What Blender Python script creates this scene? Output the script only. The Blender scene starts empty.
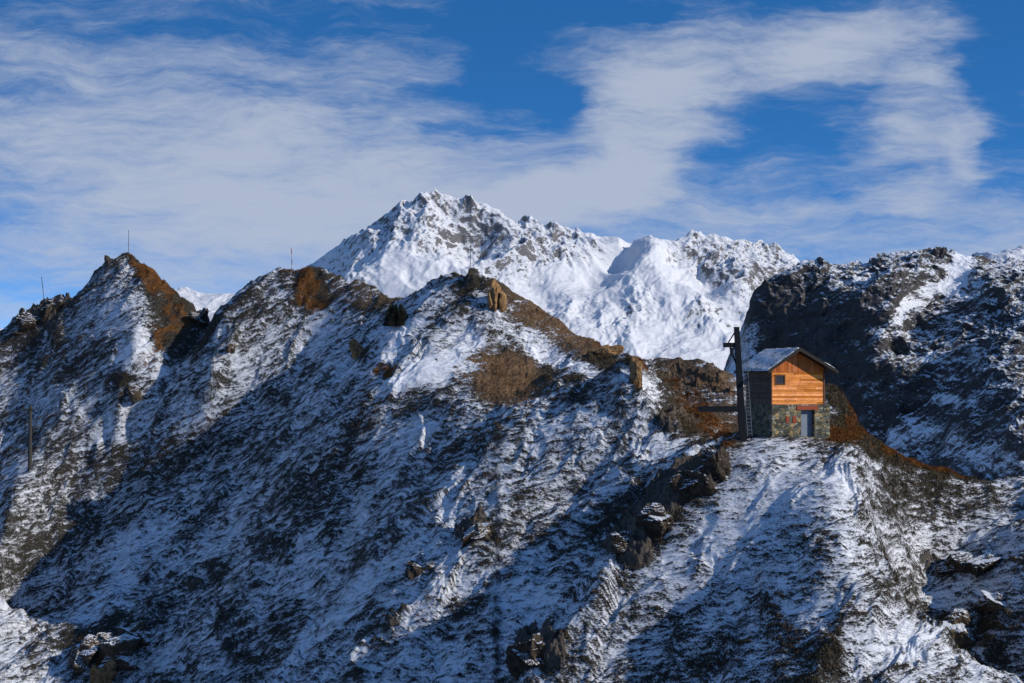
import bpy, bmesh, math, random
import numpy as np
from mathutils import Vector, Matrix

# ------------------------------------------------------------------ camera, sky, sun, exposure
sc = bpy.context.scene
COL = sc.collection
F = 1911.0                       # focal length in pixels of a 1024 px wide frame
PITCH = math.atan((385 - 341.5) / F)
R = math.radians

cam_d = bpy.data.cameras.new('camera')
cam = bpy.data.objects.new('camera', cam_d)
COL.objects.link(cam)
cam_d.sensor_width = 36
cam_d.lens = 36 * F / 1024
cam_d.clip_start = 0.5
cam_d.clip_end = 60000
cam.location = (0, 0, 0)
cam.rotation_euler = (R(90) + PITCH, 0, 0)
sc.camera = cam

SUN_AZ = 65      # degrees from straight behind the camera towards its right
SUN_EL = 27.5
saz, sel = R(SUN_AZ), R(SUN_EL)
sun_dir = Vector((math.sin(saz) * math.cos(sel), -math.cos(saz) * math.cos(sel), math.sin(sel)))
sun_d = bpy.data.lights.new('sun', 'SUN')
sun_d.energy = 4.6
sun_d.angle = R(0.5)
sun_d.color = (1.0, 0.93, 0.84)
sun = bpy.data.objects.new('sun', sun_d)
sun.rotation_euler = sun_dir.to_track_quat('Z', 'Y').to_euler()
sun.location = (50, -50, 80)
COL.objects.link(sun)

sc.view_settings.view_transform = 'Standard'
sc.view_settings.look = 'None'
sc.view_settings.exposure = -0.3
sc.view_settings.gamma = 1.0

world = bpy.data.worlds.new('World')
sc.world = world
world.use_nodes = True
wn, wl = world.node_tree.nodes, world.node_tree.links
wn.clear()


def N(nt, t, **k):
    n = nt.nodes.new(t)
    for a, b in k.items():
        setattr(n, a, b)
    return n


def build_sky():
    nt = world.node_tree
    L = nt.links.new
    tc = N(nt, 'ShaderNodeTexCoord')
    sep = N(nt, 'ShaderNodeSeparateXYZ'); L(tc.outputs['Generated'], sep.inputs[0])

    def M(op, a, b=None, c=None, clamp=False):
        n = N(nt, 'ShaderNodeMath', operation=op); n.use_clamp = clamp
        for i, v in enumerate((a, b, c)):
            if v is None: continue
            if isinstance(v, (int, float)): n.inputs[i].default_value = v
            else: L(v, n.inputs[i])
        return n.outputs[0]
    # thin air: look at the sky as from high up, deep blue close over the summits
    zz = M('ADD', M('MULTIPLY', M('MAXIMUM', sep.outputs['Z'], 0.0), 4.6), 0.085)
    cmb = N(nt, 'ShaderNodeCombineXYZ')
    L(sep.outputs['X'], cmb.inputs[0]); L(sep.outputs['Y'], cmb.inputs[1]); L(zz, cmb.inputs[2])
    nrm = N(nt, 'ShaderNodeVectorMath', operation='NORMALIZE'); L(cmb.outputs[0], nrm.inputs[0])
    sky = N(nt, 'ShaderNodeTexSky', sky_type='NISHITA')
    sky.sun_disc = False
    sky.sun_elevation = R(SUN_EL)
    sky.sun_rotation = R(180 - SUN_AZ)
    sky.altitude = 2500
    sky.air_density = 1.0
    sky.dust_density = 0.3
    sky.ozone_density = 3.0
    L(nrm.outputs[0], sky.inputs[0])
    hs = N(nt, 'ShaderNodeHueSaturation'); hs.inputs['Saturation'].default_value = 1.27
    hs.inputs['Value'].default_value = 2.35
    L(sky.outputs[0], hs.inputs['Color'])
    # cirrus: direction coordinates on a far plane ahead (x/|y|, z/|y|)
    ay = M('MAXIMUM', M('ABSOLUTE', sep.outputs['Y']), 0.12)
    u = M('DIVIDE', sep.outputs['X'], ay)
    v = M('DIVIDE', sep.outputs['Z'], ay)
    uv = N(nt, 'ShaderNodeCombineXYZ'); L(u, uv.inputs[0]); L(v, uv.inputs[1])

    def noise(scale, sx, sy, rot, detail, rough=0.55, dist=0.0, off=0.0, vec=None):
        mp = N(nt, 'ShaderNodeMapping'); mp.inputs['Scale'].default_value = (sx, sy, 1)
        mp.inputs['Rotation'].default_value = (0, 0, rot)
        mp.inputs['Location'].default_value = (off, off * .7, off)
        L(vec or uv.outputs[0], mp.inputs[0])
        n = N(nt, 'ShaderNodeTexNoise'); n.inputs['Scale'].default_value = scale
        n.inputs['Detail'].default_value = detail; n.inputs['Roughness'].default_value = rough
        n.inputs['Distortion'].default_value = dist
        L(mp.outputs[0], n.inputs['Vector'])
        return n
    w1 = noise(11, 1, 1.6, 0, 4, off=3.1)
    w2 = noise(38, 1, 2.4, 0.1, 4, off=7.7)
    warp = N(nt, 'ShaderNodeVectorMath', operation='MULTIPLY_ADD')
    s1 = N(nt, 'ShaderNodeVectorMath', operation='SUBTRACT'); L(w1.outputs['Color'], s1.inputs[0]); s1.inputs[1].default_value = (.5, .5, .5)
    warp.inputs[1].default_value = (.055, .034, 0)
    L(s1.outputs[0], warp.inputs[0]); L(uv.outputs[0], warp.inputs[2])
    warp2 = N(nt, 'ShaderNodeVectorMath', operation='MULTIPLY_ADD')
    s2 = N(nt, 'ShaderNodeVectorMath', operation='SUBTRACT'); L(w2.outputs['Color'], s2.inputs[0]); s2.inputs[1].default_value = (.5, .5, .5)
    warp2.inputs[1].default_value = (.035, .014, 0)
    L(s2.outputs[0], warp2.inputs[0]); L(warp.outputs[0], warp2.inputs[2])

    def blob(px, py, rx, ry, deg, amp):
        mp = N(nt, 'ShaderNodeMapping', vector_type='TEXTURE')
        mp.inputs['Location'].default_value = ((px - 512) / F, (385 - py) / F, 0)
        mp.inputs['Rotation'].default_value = (0, 0, R(deg))
        mp.inputs['Scale'].default_value = (rx / F, ry / F, 1)
        L(warp2.outputs[0], mp.inputs[0])
        ln = N(nt, 'ShaderNodeVectorMath', operation='LENGTH')
        L(mp.outputs[0], ln.inputs[0])
        mr = N(nt, 'ShaderNodeMapRange', interpolation_type='SMOOTHSTEP')
        mr.inputs['From Min'].default_value = 1.25; mr.inputs['From Max'].default_value = 0.35
        mr.inputs['To Min'].default_value = 0; mr.inputs['To Max'].default_value = amp
        L(ln.outputs['Value'], mr.inputs['Value'])
        return mr.outputs[0]
    acc = None
    for b in CLOUDS:
        o = blob(*b)
        acc = o if acc is None else M('ADD', acc, o)
    st = noise(13, 1, 4.2, R(10), 12, 0.66, 0.2, 1.3, warp.outputs[0])
    st2 = noise(46, 1, 5.5, R(18), 8, 0.7, 0.1, 4.3, warp.outputs[0])
    # broad streaks add to and cut into the blobs
    a1 = M('MULTIPLY', M('SUBTRACT', st.outputs['Fac'], 0.5), 2.3)
    a2 = M('MULTIPLY', M('SUBTRACT', st2.outputs['Fac'], 0.5), 0.8)
    d = M('ADD', M('ADD', acc, a1), a2)
    hi = N(nt, 'ShaderNodeMapRange', interpolation_type='SMOOTHSTEP')      # unseen cloud veil above the frame, added to desaturate the ambient light
    hi.inputs['From Min'].default_value = .24; hi.inputs['From Max'].default_value = .6; hi.inputs['To Max'].default_value = .10
    L(v, hi.inputs['Value']); d = M('ADD', d, hi.outputs[0])
    dens = N(nt, 'ShaderNodeMapRange', interpolation_type='SMOOTHSTEP')
    dens.inputs['From Min'].default_value = -0.25; dens.inputs['From Max'].default_value = 1.35
    dens.inputs['To Min'].default_value = 0.0; dens.inputs['To Max'].default_value = 0.86
    L(d, dens.inputs['Value'])
    # only ahead and above; higher up only the veil added for the ambient light
    mix = N(nt, 'ShaderNodeMix', data_type='RGBA')
    L(dens.outputs[0], mix.inputs['Factor'])
    L(hs.outputs[0], mix.inputs['A'])
    mix.inputs['B'].default_value = (5.1, 5.7, 6.9, 1)
    bg = N(nt, 'ShaderNodeBackground'); bg.inputs['Strength'].default_value = 0.115
    L(mix.outputs['Result'], bg.inputs['Color'])
    out = N(nt, 'ShaderNodeOutputWorld'); L(bg.outputs[0], out.inputs[0])


# px, py, rx, ry, rotation, amount  (bearing and height over the horizon, in frame units)
CLOUDS = [
    (512, 290, 900, 110, 0, 0.46), (820, 190, 420, 90, 0, 0.22), (120, 260, 420, 80, 0, 0.15),
    (140, 140, 400, 95, -8, 0.62), (330, 175, 330, 85, 0, 0.50), (60, 40, 200, 40, -8, 0.25),
    (370, 55, 150, 20, -9, 0.26), (250, 60, 160, 22, -10, .25), (640, 125, 95, 70, 50, 0.80), (600, 190, 110, 40, 10, 0.35), (720, 60, 170, 48, 8, 0.65),
    (870, 45, 130, 48, 5, 0.6), (930, 110, 62, 60, -35, 0.65), (966, 155, 26, 46, 0, .45), (915, 195, 60, 26, 10, .45), (560, 205, 160, 30, 5, 0.35),
    (500, 20, 60, 50, 0, -0.5), (40, 90, 90, 14, -5, -.3), (470, 130, 60, 8, -8, -.35),
    (520, 85, 70, 36, -10, -0.6), (795, 138, 75, 32, -32, -0.36), (730, 162, 60, 18, 10, -.28), (760, 190, 110, 20, 0, -.1), (30, 285, 120, 20, 0, -0.12),
    (1010, 40, 60, 70, 0, -0.35), (1010, 150, 40, 60, 0, -.2), (230, 284, 120, 14, 0, -0.12), (150, 262, 260, 40, 0, .2), (900, 225, 240, 40, 0, .15), (760, 170, 90, 24, 6, .12), (620, 8, 70, 16, 0, -0.6), (870, 236, 160, 20, 0, -.15),
]
build_sky()

# ------------------------------------------------------------------ small tools
rng = np.random.default_rng(7)
random.seed(5)


def P(px, py, Y):
    """the world point seen at (px, py) at forward distance Y"""
    a = (341.5 - py) / F
    c, s = math.cos(PITCH), math.sin(PITCH)
    dy, dz = c - a * s, s + a * c
    k = Y / dy
    return (k * (px - 512) / F, Y, k * dz)


def project(X, Y, Z):
    c, s = math.cos(PITCH), math.sin(PITCH)
    dep = Y * c + Z * s
    up = -Y * s + Z * c
    return 512 + F * X / dep, 341.5 - F * up / dep


_perm = rng.permutation(4096).astype(np.int32)
_ang = (rng.random(4096) * 2 * np.pi)
_gx, _gy = np.cos(_ang).astype(np.float32), np.sin(_ang).astype(np.float32)


def pn(x, y, seed=0):
    """2D gradient noise about -1..1"""
    x = x.astype(np.float32) + np.float32(seed * 17.31); y = y.astype(np.float32) + np.float32(seed * 9.77)
    xi = np.floor(x); yi = np.floor(y)
    fx = x - xi; fy = y - yi
    xi = xi.astype(np.int32); yi = yi.astype(np.int32)
    sx = fx * fx * fx * (fx * (fx * 6 - 15) + 10); sy = fy * fy * fy * (fy * (fy * 6 - 15) + 10)

    def g(ix, iy, dx, dy):
        h = _perm[(_perm[(ix + seed * 131) & 4095] + iy) & 4095]
        return _gx[h] * dx + _gy[h] * dy
    a = g(xi, yi, fx, fy); b = g(xi + 1, yi, fx - 1, fy)
    c = g(xi, yi + 1, fx, fy - 1); d = g(xi + 1, yi + 1, fx - 1, fy - 1)
    t = a + sx * (b - a); u = c + sx * (d - c)
    return (t + sy * (u - t)) * 1.5


def fbm(x, y, oct=4, seed=0, rough=0.5, ridged=False):
    tot = 0; amp = 1.0; s = 0
    for i in range(oct):
        n = pn(x * 2 ** i, y * 2 ** i, seed + i)
        if ridged: n = 1 - 2 * np.abs(n)
        tot = tot + amp * n; s += amp; amp *= rough
    return tot / s


def sstep(a, b, x):
    t = np.clip((x - a) / (b - a), 0, 1)
    return t * t * (3 - 2 * t)


def chain(pts, step):
    """resample a polyline of 3D points"""
    out = [pts[0]]
    for a, b in zip(pts, pts[1:]):
        a = np.array(a, float); b = np.array(b, float)
        n = max(1, int(np.linalg.norm((b - a)[:2]) / step))
        for i in range(1, n + 1):
            out.append(tuple(a + (b - a) * i / n))
    return out


def surf_fit(ctrl, reg=0.02):
    C = np.array(ctrl, float)
    # drop near duplicates
    keep = []
    for i, c in enumerate(C):
        if all((c[0] - C[j][0]) ** 2 + (c[1] - C[j][1]) ** 2 > 1e-3 for j in keep): keep.append(i)
    C = C[keep]
    n = len(C)
    d = np.sqrt((C[:, None, 0] - C[None, :, 0]) ** 2 + (C[:, None, 1] - C[None, :, 1]) ** 2)
    A = np.zeros((n + 3, n + 3))
    A[:n, :n] = d - reg * np.eye(n) * d.mean() * 0.1
    A[:n, n] = 1; A[:n, n + 1] = C[:, 0]; A[:n, n + 2] = C[:, 1]
    A[n:, :n] = A[:n, n:].T
    b = np.zeros(n + 3); b[:n] = C[:, 2]
    w = np.linalg.solve(A, b)

    def f(X, Y):
        sh = X.shape; X = X.ravel().astype(np.float32); Y = Y.ravel().astype(np.float32)
        out = (w[n] + w[n + 1] * X + w[n + 2] * Y).astype(np.float32)
        for i in range(n):
            out += np.float32(w[i]) * np.sqrt((X - np.float32(C[i, 0])) ** 2 + (Y - np.float32(C[i, 1])) ** 2)
        return out.reshape(sh)
    return f


def resize(G, gu, gv, u, v):
    """bilinear sample of G (rows v, cols u)"""
    iu = np.clip(np.searchsorted(gu, u) - 1, 0, len(gu) - 2); tu = ((u - gu[iu]) / (gu[iu + 1] - gu[iu])).clip(0, 1)
    iv = np.clip(np.searchsorted(gv, v) - 1, 0, len(gv) - 2); tv = ((v - gv[iv]) / (gv[iv + 1] - gv[iv])).clip(0, 1)
    A = G[:, iu] * (1 - tu) + G[:, iu + 1] * tu
    return A[iv] * (1 - tv)[:, None] + A[iv + 1] * tv[:, None]


def adaptive_rows(cu, cy, Zc, nr, u, top=None):
    """rows spaced evenly along the ground as seen from afar, steep parts as fine as flat ones"""
    e = Zc / cy[:, None]
    run = np.maximum.accumulate(e, 0)
    px = 512 + F * cu[None, :] + 0 * e; py = 385 - F * e
    vis = (e >= run - .0025) & (py < 720)
    wgt = np.where(vis, 1.0, .18)
    k = np.array([1, 2, 3, 2, 1.]) / 9
    wgt = np.apply_along_axis(lambda c: np.convolve(np.pad(c, 2, 'edge'), k, 'valid'), 0, wgt)
    ds = np.sqrt(np.gradient(cy)[:, None] ** 2 + np.gradient(Zc, axis=0) ** 2) / cy[:, None] * wgt
    S = np.cumsum(ds, 0); S = (S - S[0]) / (S[-1] - S[0])
    t = np.linspace(0, 1, nr)
    Yr = np.stack([np.interp(t, S[:, i], cy) for i in range(len(cu))], 1)
    kk = np.exp(-np.linspace(-2, 2, 9) ** 2); kk /= kk.sum()
    Yr = np.apply_along_axis(lambda c: np.convolve(np.pad(c, 4, 'edge'), kk, 'valid'), 1, Yr)
    iu = np.clip(np.searchsorted(cu, u) - 1, 0, len(cu) - 2); tu = (u - cu[iu]) / (cu[iu + 1] - cu[iu])
    Y = Yr[:, iu] * (1 - tu) + Yr[:, iu + 1] * tu
    fy = (Y - cy[0]) / (cy[1] - cy[0]); iy = np.clip(fy.astype(int), 0, len(cy) - 2); ty = fy - iy
    I = np.broadcast_to(iu, Y.shape)
    Z = (Zc[iy, I] * (1 - tu) + Zc[iy, I + 1] * tu) * (1 - ty) + (Zc[iy + 1, I] * (1 - tu) + Zc[iy + 1, I + 1] * tu) * ty
    return Y.astype(np.float32), Z.astype(np.float32)


def sheet(name, X, Y, Z, attrs, mat, smooth=True):
    nr, nc = X.shape
    me = bpy.data.meshes.new(name)
    nv = nr * nc
    me.vertices.add(nv)
    co = np.stack([X, Y, Z], -1).astype(np.float32).reshape(-1)
    me.vertices.foreach_set('co', co)
    i = np.arange(nv, dtype=np.int32).reshape(nr, nc)
    q = np.stack([i[:-1, :-1], i[:-1, 1:], i[1:, 1:], i[1:, :-1]], -1).reshape(-1)
    nf = (nr - 1) * (nc - 1)
    me.loops.add(nf * 4); me.polygons.add(nf)
    me.loops.foreach_set('vertex_index', q)
    me.polygons.foreach_set('loop_start', np.arange(nf, dtype=np.int32) * 4)
    me.polygons.foreach_set('use_smooth', np.full(nf, smooth))
    me.update(calc_edges=True)
    for k, a in attrs.items():
        at = me.attributes.new(k, 'FLOAT', 'POINT')
        at.data.foreach_set('value', a.astype(np.float32).reshape(-1))
    me.materials.append(mat)
    o = bpy.data.objects.new(name, me)
    COL.objects.link(o)
    return o


def normals_z(X, Y, Z):
    Xu = np.gradient(X, axis=1); Yu = np.gradient(Y, axis=1); Zu = np.gradient(Z, axis=1)
    Xv = np.gradient(X, axis=0); Yv = np.gradient(Y, axis=0); Zv = np.gradient(Z, axis=0)
    nx = Yu * Zv - Zu * Yv; ny = Zu * Xv - Xu * Zv; nz = Xu * Yv - Yu * Xv
    l = np.sqrt(nx * nx + ny * ny + nz * nz) + 1e-9
    s = np.sign(nz)
    return nx / l * s, ny / l * s, nz / l * s


def blobs(px, py, lst, warp):
    """sum of soft ellipses, given where they lie on the mountain as seen from the valley station"""
    out = np.zeros_like(px)
    wx, wy = warp
    for (cx, cy, rx, ry, deg, a) in lst:
        c, s = math.cos(R(deg)), math.sin(R(deg))
        dx = px + wx - cx; dy = -(py + wy - cy)
        u = (dx * c + dy * s) / rx; v = (-dx * s + dy * c) / ry
        out += a * sstep(1.35, 0.5, np.sqrt(u * u + v * v))
    return out


# ------------------------------------------------------------------ materials
def mat(name):
    m = bpy.data.materials.new(name); m.use_nodes = True
    nt = m.node_tree
    b = nt.nodes['Principled BSDF']
    return m, nt, b, nt.links.new


def ramp(nt, stops):
    n = N(nt, 'ShaderNodeValToRGB')
    e = n.color_ramp.elements
    while len(e) < len(stops): e.new(0.5)
    for i, (p, c) in enumerate(stops):
        e[i].position = p; e[i].color = (*c, 1)
    return n


def tnoise(nt, scale, detail=4, rough=0.55, vec=None, dist=0.0):
    n = N(nt, 'ShaderNodeTexNoise'); n.inputs['Scale'].default_value = scale
    n.inputs['Detail'].default_value = detail; n.inputs['Roughness'].default_value = rough
    n.inputs['Distortion'].default_value = dist
    if vec is not None: nt.links.new(vec, n.inputs['Vector'])
    return n


def attr(nt, name):
    n = N(nt, 'ShaderNodeAttribute'); n.attribute_name = name
    return n.outputs['Fac']


def math_n(nt, op, a, b=None, c=None, clamp=False):
    n = N(nt, 'ShaderNodeMath', operation=op); n.use_clamp = clamp
    for i, v in enumerate((a, b, c)):
        if v is None: continue
        if isinstance(v, (int, float)): n.inputs[i].default_value = v
        else: nt.links.new(v, n.inputs[i])
    return n.outputs[0]


def mixc(nt, fac, a, b):
    n = N(nt, 'ShaderNodeMix', data_type='RGBA')
    if isinstance(fac, (int, float)): n.inputs['Factor'].default_value = fac
    else: nt.links.new(fac, n.inputs['Factor'])
    for k, v in (('A', a), ('B', b)):
        if isinstance(v, tuple): n.inputs[k].default_value = (*v, 1)
        else: nt.links.new(v, n.inputs[k])
    return n.outputs['Result']


def terrain_mat(name, s, snow_c=(0.74, 0.76, 0.79), dark=(0.016, 0.014, 0.012), mid=(0.042, 0.038, 0.031), rockA=(0.16, 0.135, 0.105), rockB=(0.05, 0.045, 0.04), bump=0.5, thin=0.52, edge=(.36, .66)):
    """s = size in metres of the finest texture"""
    m, nt, b, L = mat(name)
    geo = N(nt, 'ShaderNodeNewGeometry')
    pos = geo.outputs['Position']
    sc1 = N(nt, 'ShaderNodeMapping'); sc1.inputs['Scale'].default_value = (0.6, 0.8, 1.5); L(pos, sc1.inputs[0])
    fine = tnoise(nt, 1 / s, 5, 0.65, sc1.outputs[0])
    med = tnoise(nt, 1 / (s * 7), 4, 0.6, sc1.outputs[0])
    snow = attr(nt, 'snow')
    # snow edge broken up by fine noise
    k = math_n(nt, 'ADD', snow, math_n(nt, 'MULTIPLY', math_n(nt, 'SUBTRACT', fine.outputs['Fac'], 0.5), 2.0))
    mr = N(nt, 'ShaderNodeMapRange', interpolation_type='SMOOTHSTEP'); L(k, mr.inputs['Value'])
    mr.inputs['From Min'].default_value = edge[0]; mr.inputs['From Max'].default_value = edge[1]
    sm = mr.outputs[0]
    ground = ramp(nt, [(0.32, dark), (0.52, mid), (0.7, tuple(v * 1.7 for v in mid))]); L(fine.outputs['Fac'], ground.inputs[0])
    rk = ramp(nt, [(0.3, rockB), (0.5, tuple((p + q) / 2 for p, q in zip(rockA, rockB))), (0.68, rockA)])
    L(math_n(nt, 'ADD', math_n(nt, 'MULTIPLY', fine.outputs['Fac'], .6), math_n(nt, 'MULTIPLY', med.outputs['Fac'], .4)), rk.inputs[0])
    og = ramp(nt, [(0.3, (0.035, 0.016, 0.008)), (0.5, (0.13, 0.055, 0.016)), (0.7, (0.28, 0.14, 0.05))]); L(fine.outputs['Fac'], og.inputs[0])
    so = ramp(nt, [(0.3, (0.055, 0.034, 0.019)), (0.5, (0.155, 0.096, 0.054)), (0.7, (0.29, 0.19, 0.115))]); L(fine.outputs['Fac'], so.inputs[0])
    c = mixc(nt, attr(nt, 'rock'), ground.outputs[0], rk.outputs[0])
    mot = ramp(nt, [(.36, (.45, .42, .38)), (.62, (1.15, 1.12, 1.05))]); L(tnoise(nt, 1 / (s * 22), 6, .7, sc1.outputs[0], .5).outputs['Fac'], mot.inputs[0])
    mm = N(nt, 'ShaderNodeMix', data_type='RGBA', blend_type='MULTIPLY'); mm.inputs['Factor'].default_value = 1
    L(so.outputs[0], mm.inputs['A']); L(mot.outputs[0], mm.inputs['B'])
    c = mixc(nt, attr(nt, 'soil'), c, mm.outputs['Result'])
    c = mixc(nt, attr(nt, 'orange'), c, og.outputs[0])
    thick = N(nt, 'ShaderNodeMapRange', interpolation_type='SMOOTHSTEP'); L(k, thick.inputs['Value'])
    thick.inputs['From Min'].default_value = 0.45; thick.inputs['From Max'].default_value = 1.15
    sn = mixc(nt, thick.outputs[0], tuple(v * thin for v in snow_c), snow_c)
    c = mixc(nt, sm, c, sn)
    L(c, b.inputs['Base Color'])
    b.inputs['Roughness'].default_value = 0.8
    b.inputs['Specular IOR Level'].default_value = 0.12
    bp = N(nt, 'ShaderNodeBump'); bp.inputs['Strength'].default_value = bump; bp.inputs['Distance'].default_value = s * 0.9
    h = math_n(nt, 'MULTIPLY', fine.outputs['Fac'], math_n(nt, 'SUBTRACT', 1.15, math_n(nt, 'MULTIPLY', sm, 0.75)))
    L(h, bp.inputs['Height']); L(bp.outputs[0], b.inputs['Normal'])
    return m


M_hill = terrain_mat('snowy_hillside', 0.13, bump=.7, thin=.45, rockA=(.15, .125, .10), rockB=(.032, .028, .024))
M_crag = terrain_mat('snowy_cliff', 0.6, dark=(0.018, 0.018, 0.02), mid=(0.05, 0.048, 0.048), rockA=(0.11, 0.10, 0.092), rockB=(0.02, 0.021, 0.024), bump=0.8, thin=.4, edge=(.25, .95))
M_far = terrain_mat('snow_mountain', 3.0, snow_c=(0.70, 0.71, 0.73), dark=(0.05, 0.05, 0.055), mid=(0.12, 0.115, 0.11), rockA=(0.20, 0.19, 0.185), rockB=(0.085, 0.085, 0.09), bump=0.25, thin=.75)

# ------------------------------------------------------------------ far snow mountain
QUICK = False


def far_mountain():
    sky = [(60, 330, 3900), (120, 305, 3850), (178, 288, 3800), (190, 289, 3790), (205, 292, 3780), (225, 291, 3780), (240, 291, 3760), (275, 290, 3700), (300, 280, 3650),
           (318, 268, 3620), (340, 250, 3600), (365, 230, 3580), (385, 214, 3560), (405, 204, 3540), (417, 197, 3530), (432, 197, 3520), (445, 201, 3520), (455, 204, 3520),
           (468, 199, 3510), (480, 201, 3510), (492, 208, 3510), (503, 213, 3510), (515, 220, 3500), (530, 222, 3500), (545, 226, 3490), (560, 229, 3480), (572, 233, 3470),
           (590, 238, 3460), (605, 241, 3450), (620, 238, 3440), (635, 235, 3430), (650, 232, 3420), (665, 238, 3440), (682, 241, 3450), (697, 236, 3460), (710, 234, 3460), (725, 235, 3460),
           (738, 241, 3460), (750, 244, 3460), (765, 245, 3460), (776, 244, 3460), (785, 251, 3460), (797, 259, 3460), (812, 265, 3460), (830, 270, 3460), (900, 285, 3500),
           (960, 268, 3600), (985, 256, 3600), (1003, 249, 3600), (1024, 253, 3600), (1080, 262, 3600), (1200, 290, 3600)]
    ctrl = [P(*p) for p in sky]
    ctrl += [(x, y + 150, z - 110) for x, y, z in ctrl[::2]] + [(x, y + 500, z - 330) for x, y, z in ctrl[::3]]
    # ribs and hollows of the face
    for ch in [[(385, 214, 3560), (372, 250, 3440), (345, 285, 3330), (330, 320, 3250)],
               [(432, 197, 3520), (440, 235, 3420), (452, 265, 3340), (440, 300, 3230)],
               [(468, 199, 3510), (462, 235, 3455), (470, 262, 3400)],
               [(503, 213, 3510), (512, 240, 3410), (500, 265, 3340)],
               [(560, 229, 3480), (562, 250, 3400), (540, 272, 3330)],
               [(650, 232, 3420), (654, 255, 3330), (662, 280, 3245), (672, 300, 3190)],
               [(622, 238, 3455), (628, 258, 3440), (622, 280, 3400)],
               [(710, 234, 3460), (716, 255, 3375), (728, 280, 3300), (745, 310, 3220)],
               [(776, 244, 3460), (775, 270, 3370), (780, 300, 3290)],
               [(697, 236, 3460), (696, 268, 3390), (700, 300, 3290)]]:
        ctrl += chain([P(*p) for p in ch], 25)
    ctrl += [P(*p) for p in [(590, 290, 3330), (540, 296, 3290), (500, 300, 3240), (610, 305, 3230), (640, 315, 3180), (560, 320, 3160), (520, 345, 3080),
                             (600, 340, 3100), (700, 330, 3130), (740, 345, 3110), (640, 360, 3040), (700, 370, 3010), (420, 330, 3160), (360, 330, 3230),
                             (300, 320, 3400), (230, 315, 3650), (200, 300, 3740), (460, 420, 2850), (600, 420, 2850), (750, 420, 2850), (300, 420, 2900), (100, 420, 3000),
                             (900, 400, 2950), (1100, 400, 3000), (0, 420, 3100), (-100, 380, 3900)]]
    f = surf_fit(ctrl)
    nc, nr = (520, 420) if QUICK else (1050, 800)
    u = np.linspace(-.27, .33, nc); yv = np.linspace(2850, 3900, nr)
    cu = np.linspace(-.27, .33, 220); cy = np.linspace(2850, 3900, 200)
    CU, CY = np.meshgrid(cu, cy)
    Z = resize(f(CU * CY, CY), cu, cy, u, yv)
    U, Y = np.meshgrid(u, yv); X = U * Y
    env = sstep(2850, 3000, Y)
    warp = fbm(X / 160, Y / 160, 3, 50)
    r1 = fbm(X / 120 + warp * .5, Y / 190 + Z / 300, 5, 1, 0.50, True)
    r2 = fbm(X / 30 + warp * 1.2, (Y + Z) / 95, 4, 11, 0.55, True)
    r3 = fbm(X / 10 + warp, (Y + Z) / 20, 4, 21, 0.6, True)
    px, py = project(X, Y, Z)
    rough = np.clip(blobs(px, py, [(450, 225, 110, 40, -10, .8), (560, 245, 60, 22, -5, .7), (745, 262, 80, 34, -14, 1.0), (350, 260, 50, 40, 40, .6), (520, 275, 60, 14, 0, .4), (640, 300, 22, 24, 0, .5),
                                   (720, 315, 60, 20, 0, .6), (520, 330, 50, 20, 0, .4), (585, 330, 60, 30, 0, .5), (1000, 258, 50, 12, 0, .6)], (warp * 10, warp * 6)), 0, 1)
    rough = rough * (1 - .6 * np.clip(blobs(px, py, [(628, 265, 22, 26, -10, 1)], (warp * 8, warp * 6)), 0, 1))
    Z = Z + env * ((r1 - .42) * (16 + 16 * rough) + (r2 - .35) * (1.6 + 7.0 * rough) + (r3 - .2) * (0.4 + 1.6 * rough))
    nx, ny, nz = normals_z(X, Y, Z)
    deep = np.clip(blobs(px, py, [(628, 265, 22, 26, -10, 1), (590, 288, 50, 14, 10, .6), (545, 268, 30, 8, 10, .5)], (warp * 8, warp * 6)), 0, 1)
    n1 = fbm(X / 13 + warp, (Y + 2 * Z) / 40, 6, 31, 0.78)
    thr = .39 + .17 * rough
    snow = np.clip(0.5 + (nz - thr) * 2.6 + n1 * 1.35 + 0.22 * (1 - rough) + .55 * deep, -0.3, 1.3)
    z0 = np.zeros_like(snow)
    o = sheet('snow_mountain', X, Y, Z, {'snow': snow, 'rock': z0 + 1, 'orange': z0, 'soil': z0}, M_far)
    o['kind'] = 'structure'
    return o


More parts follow.
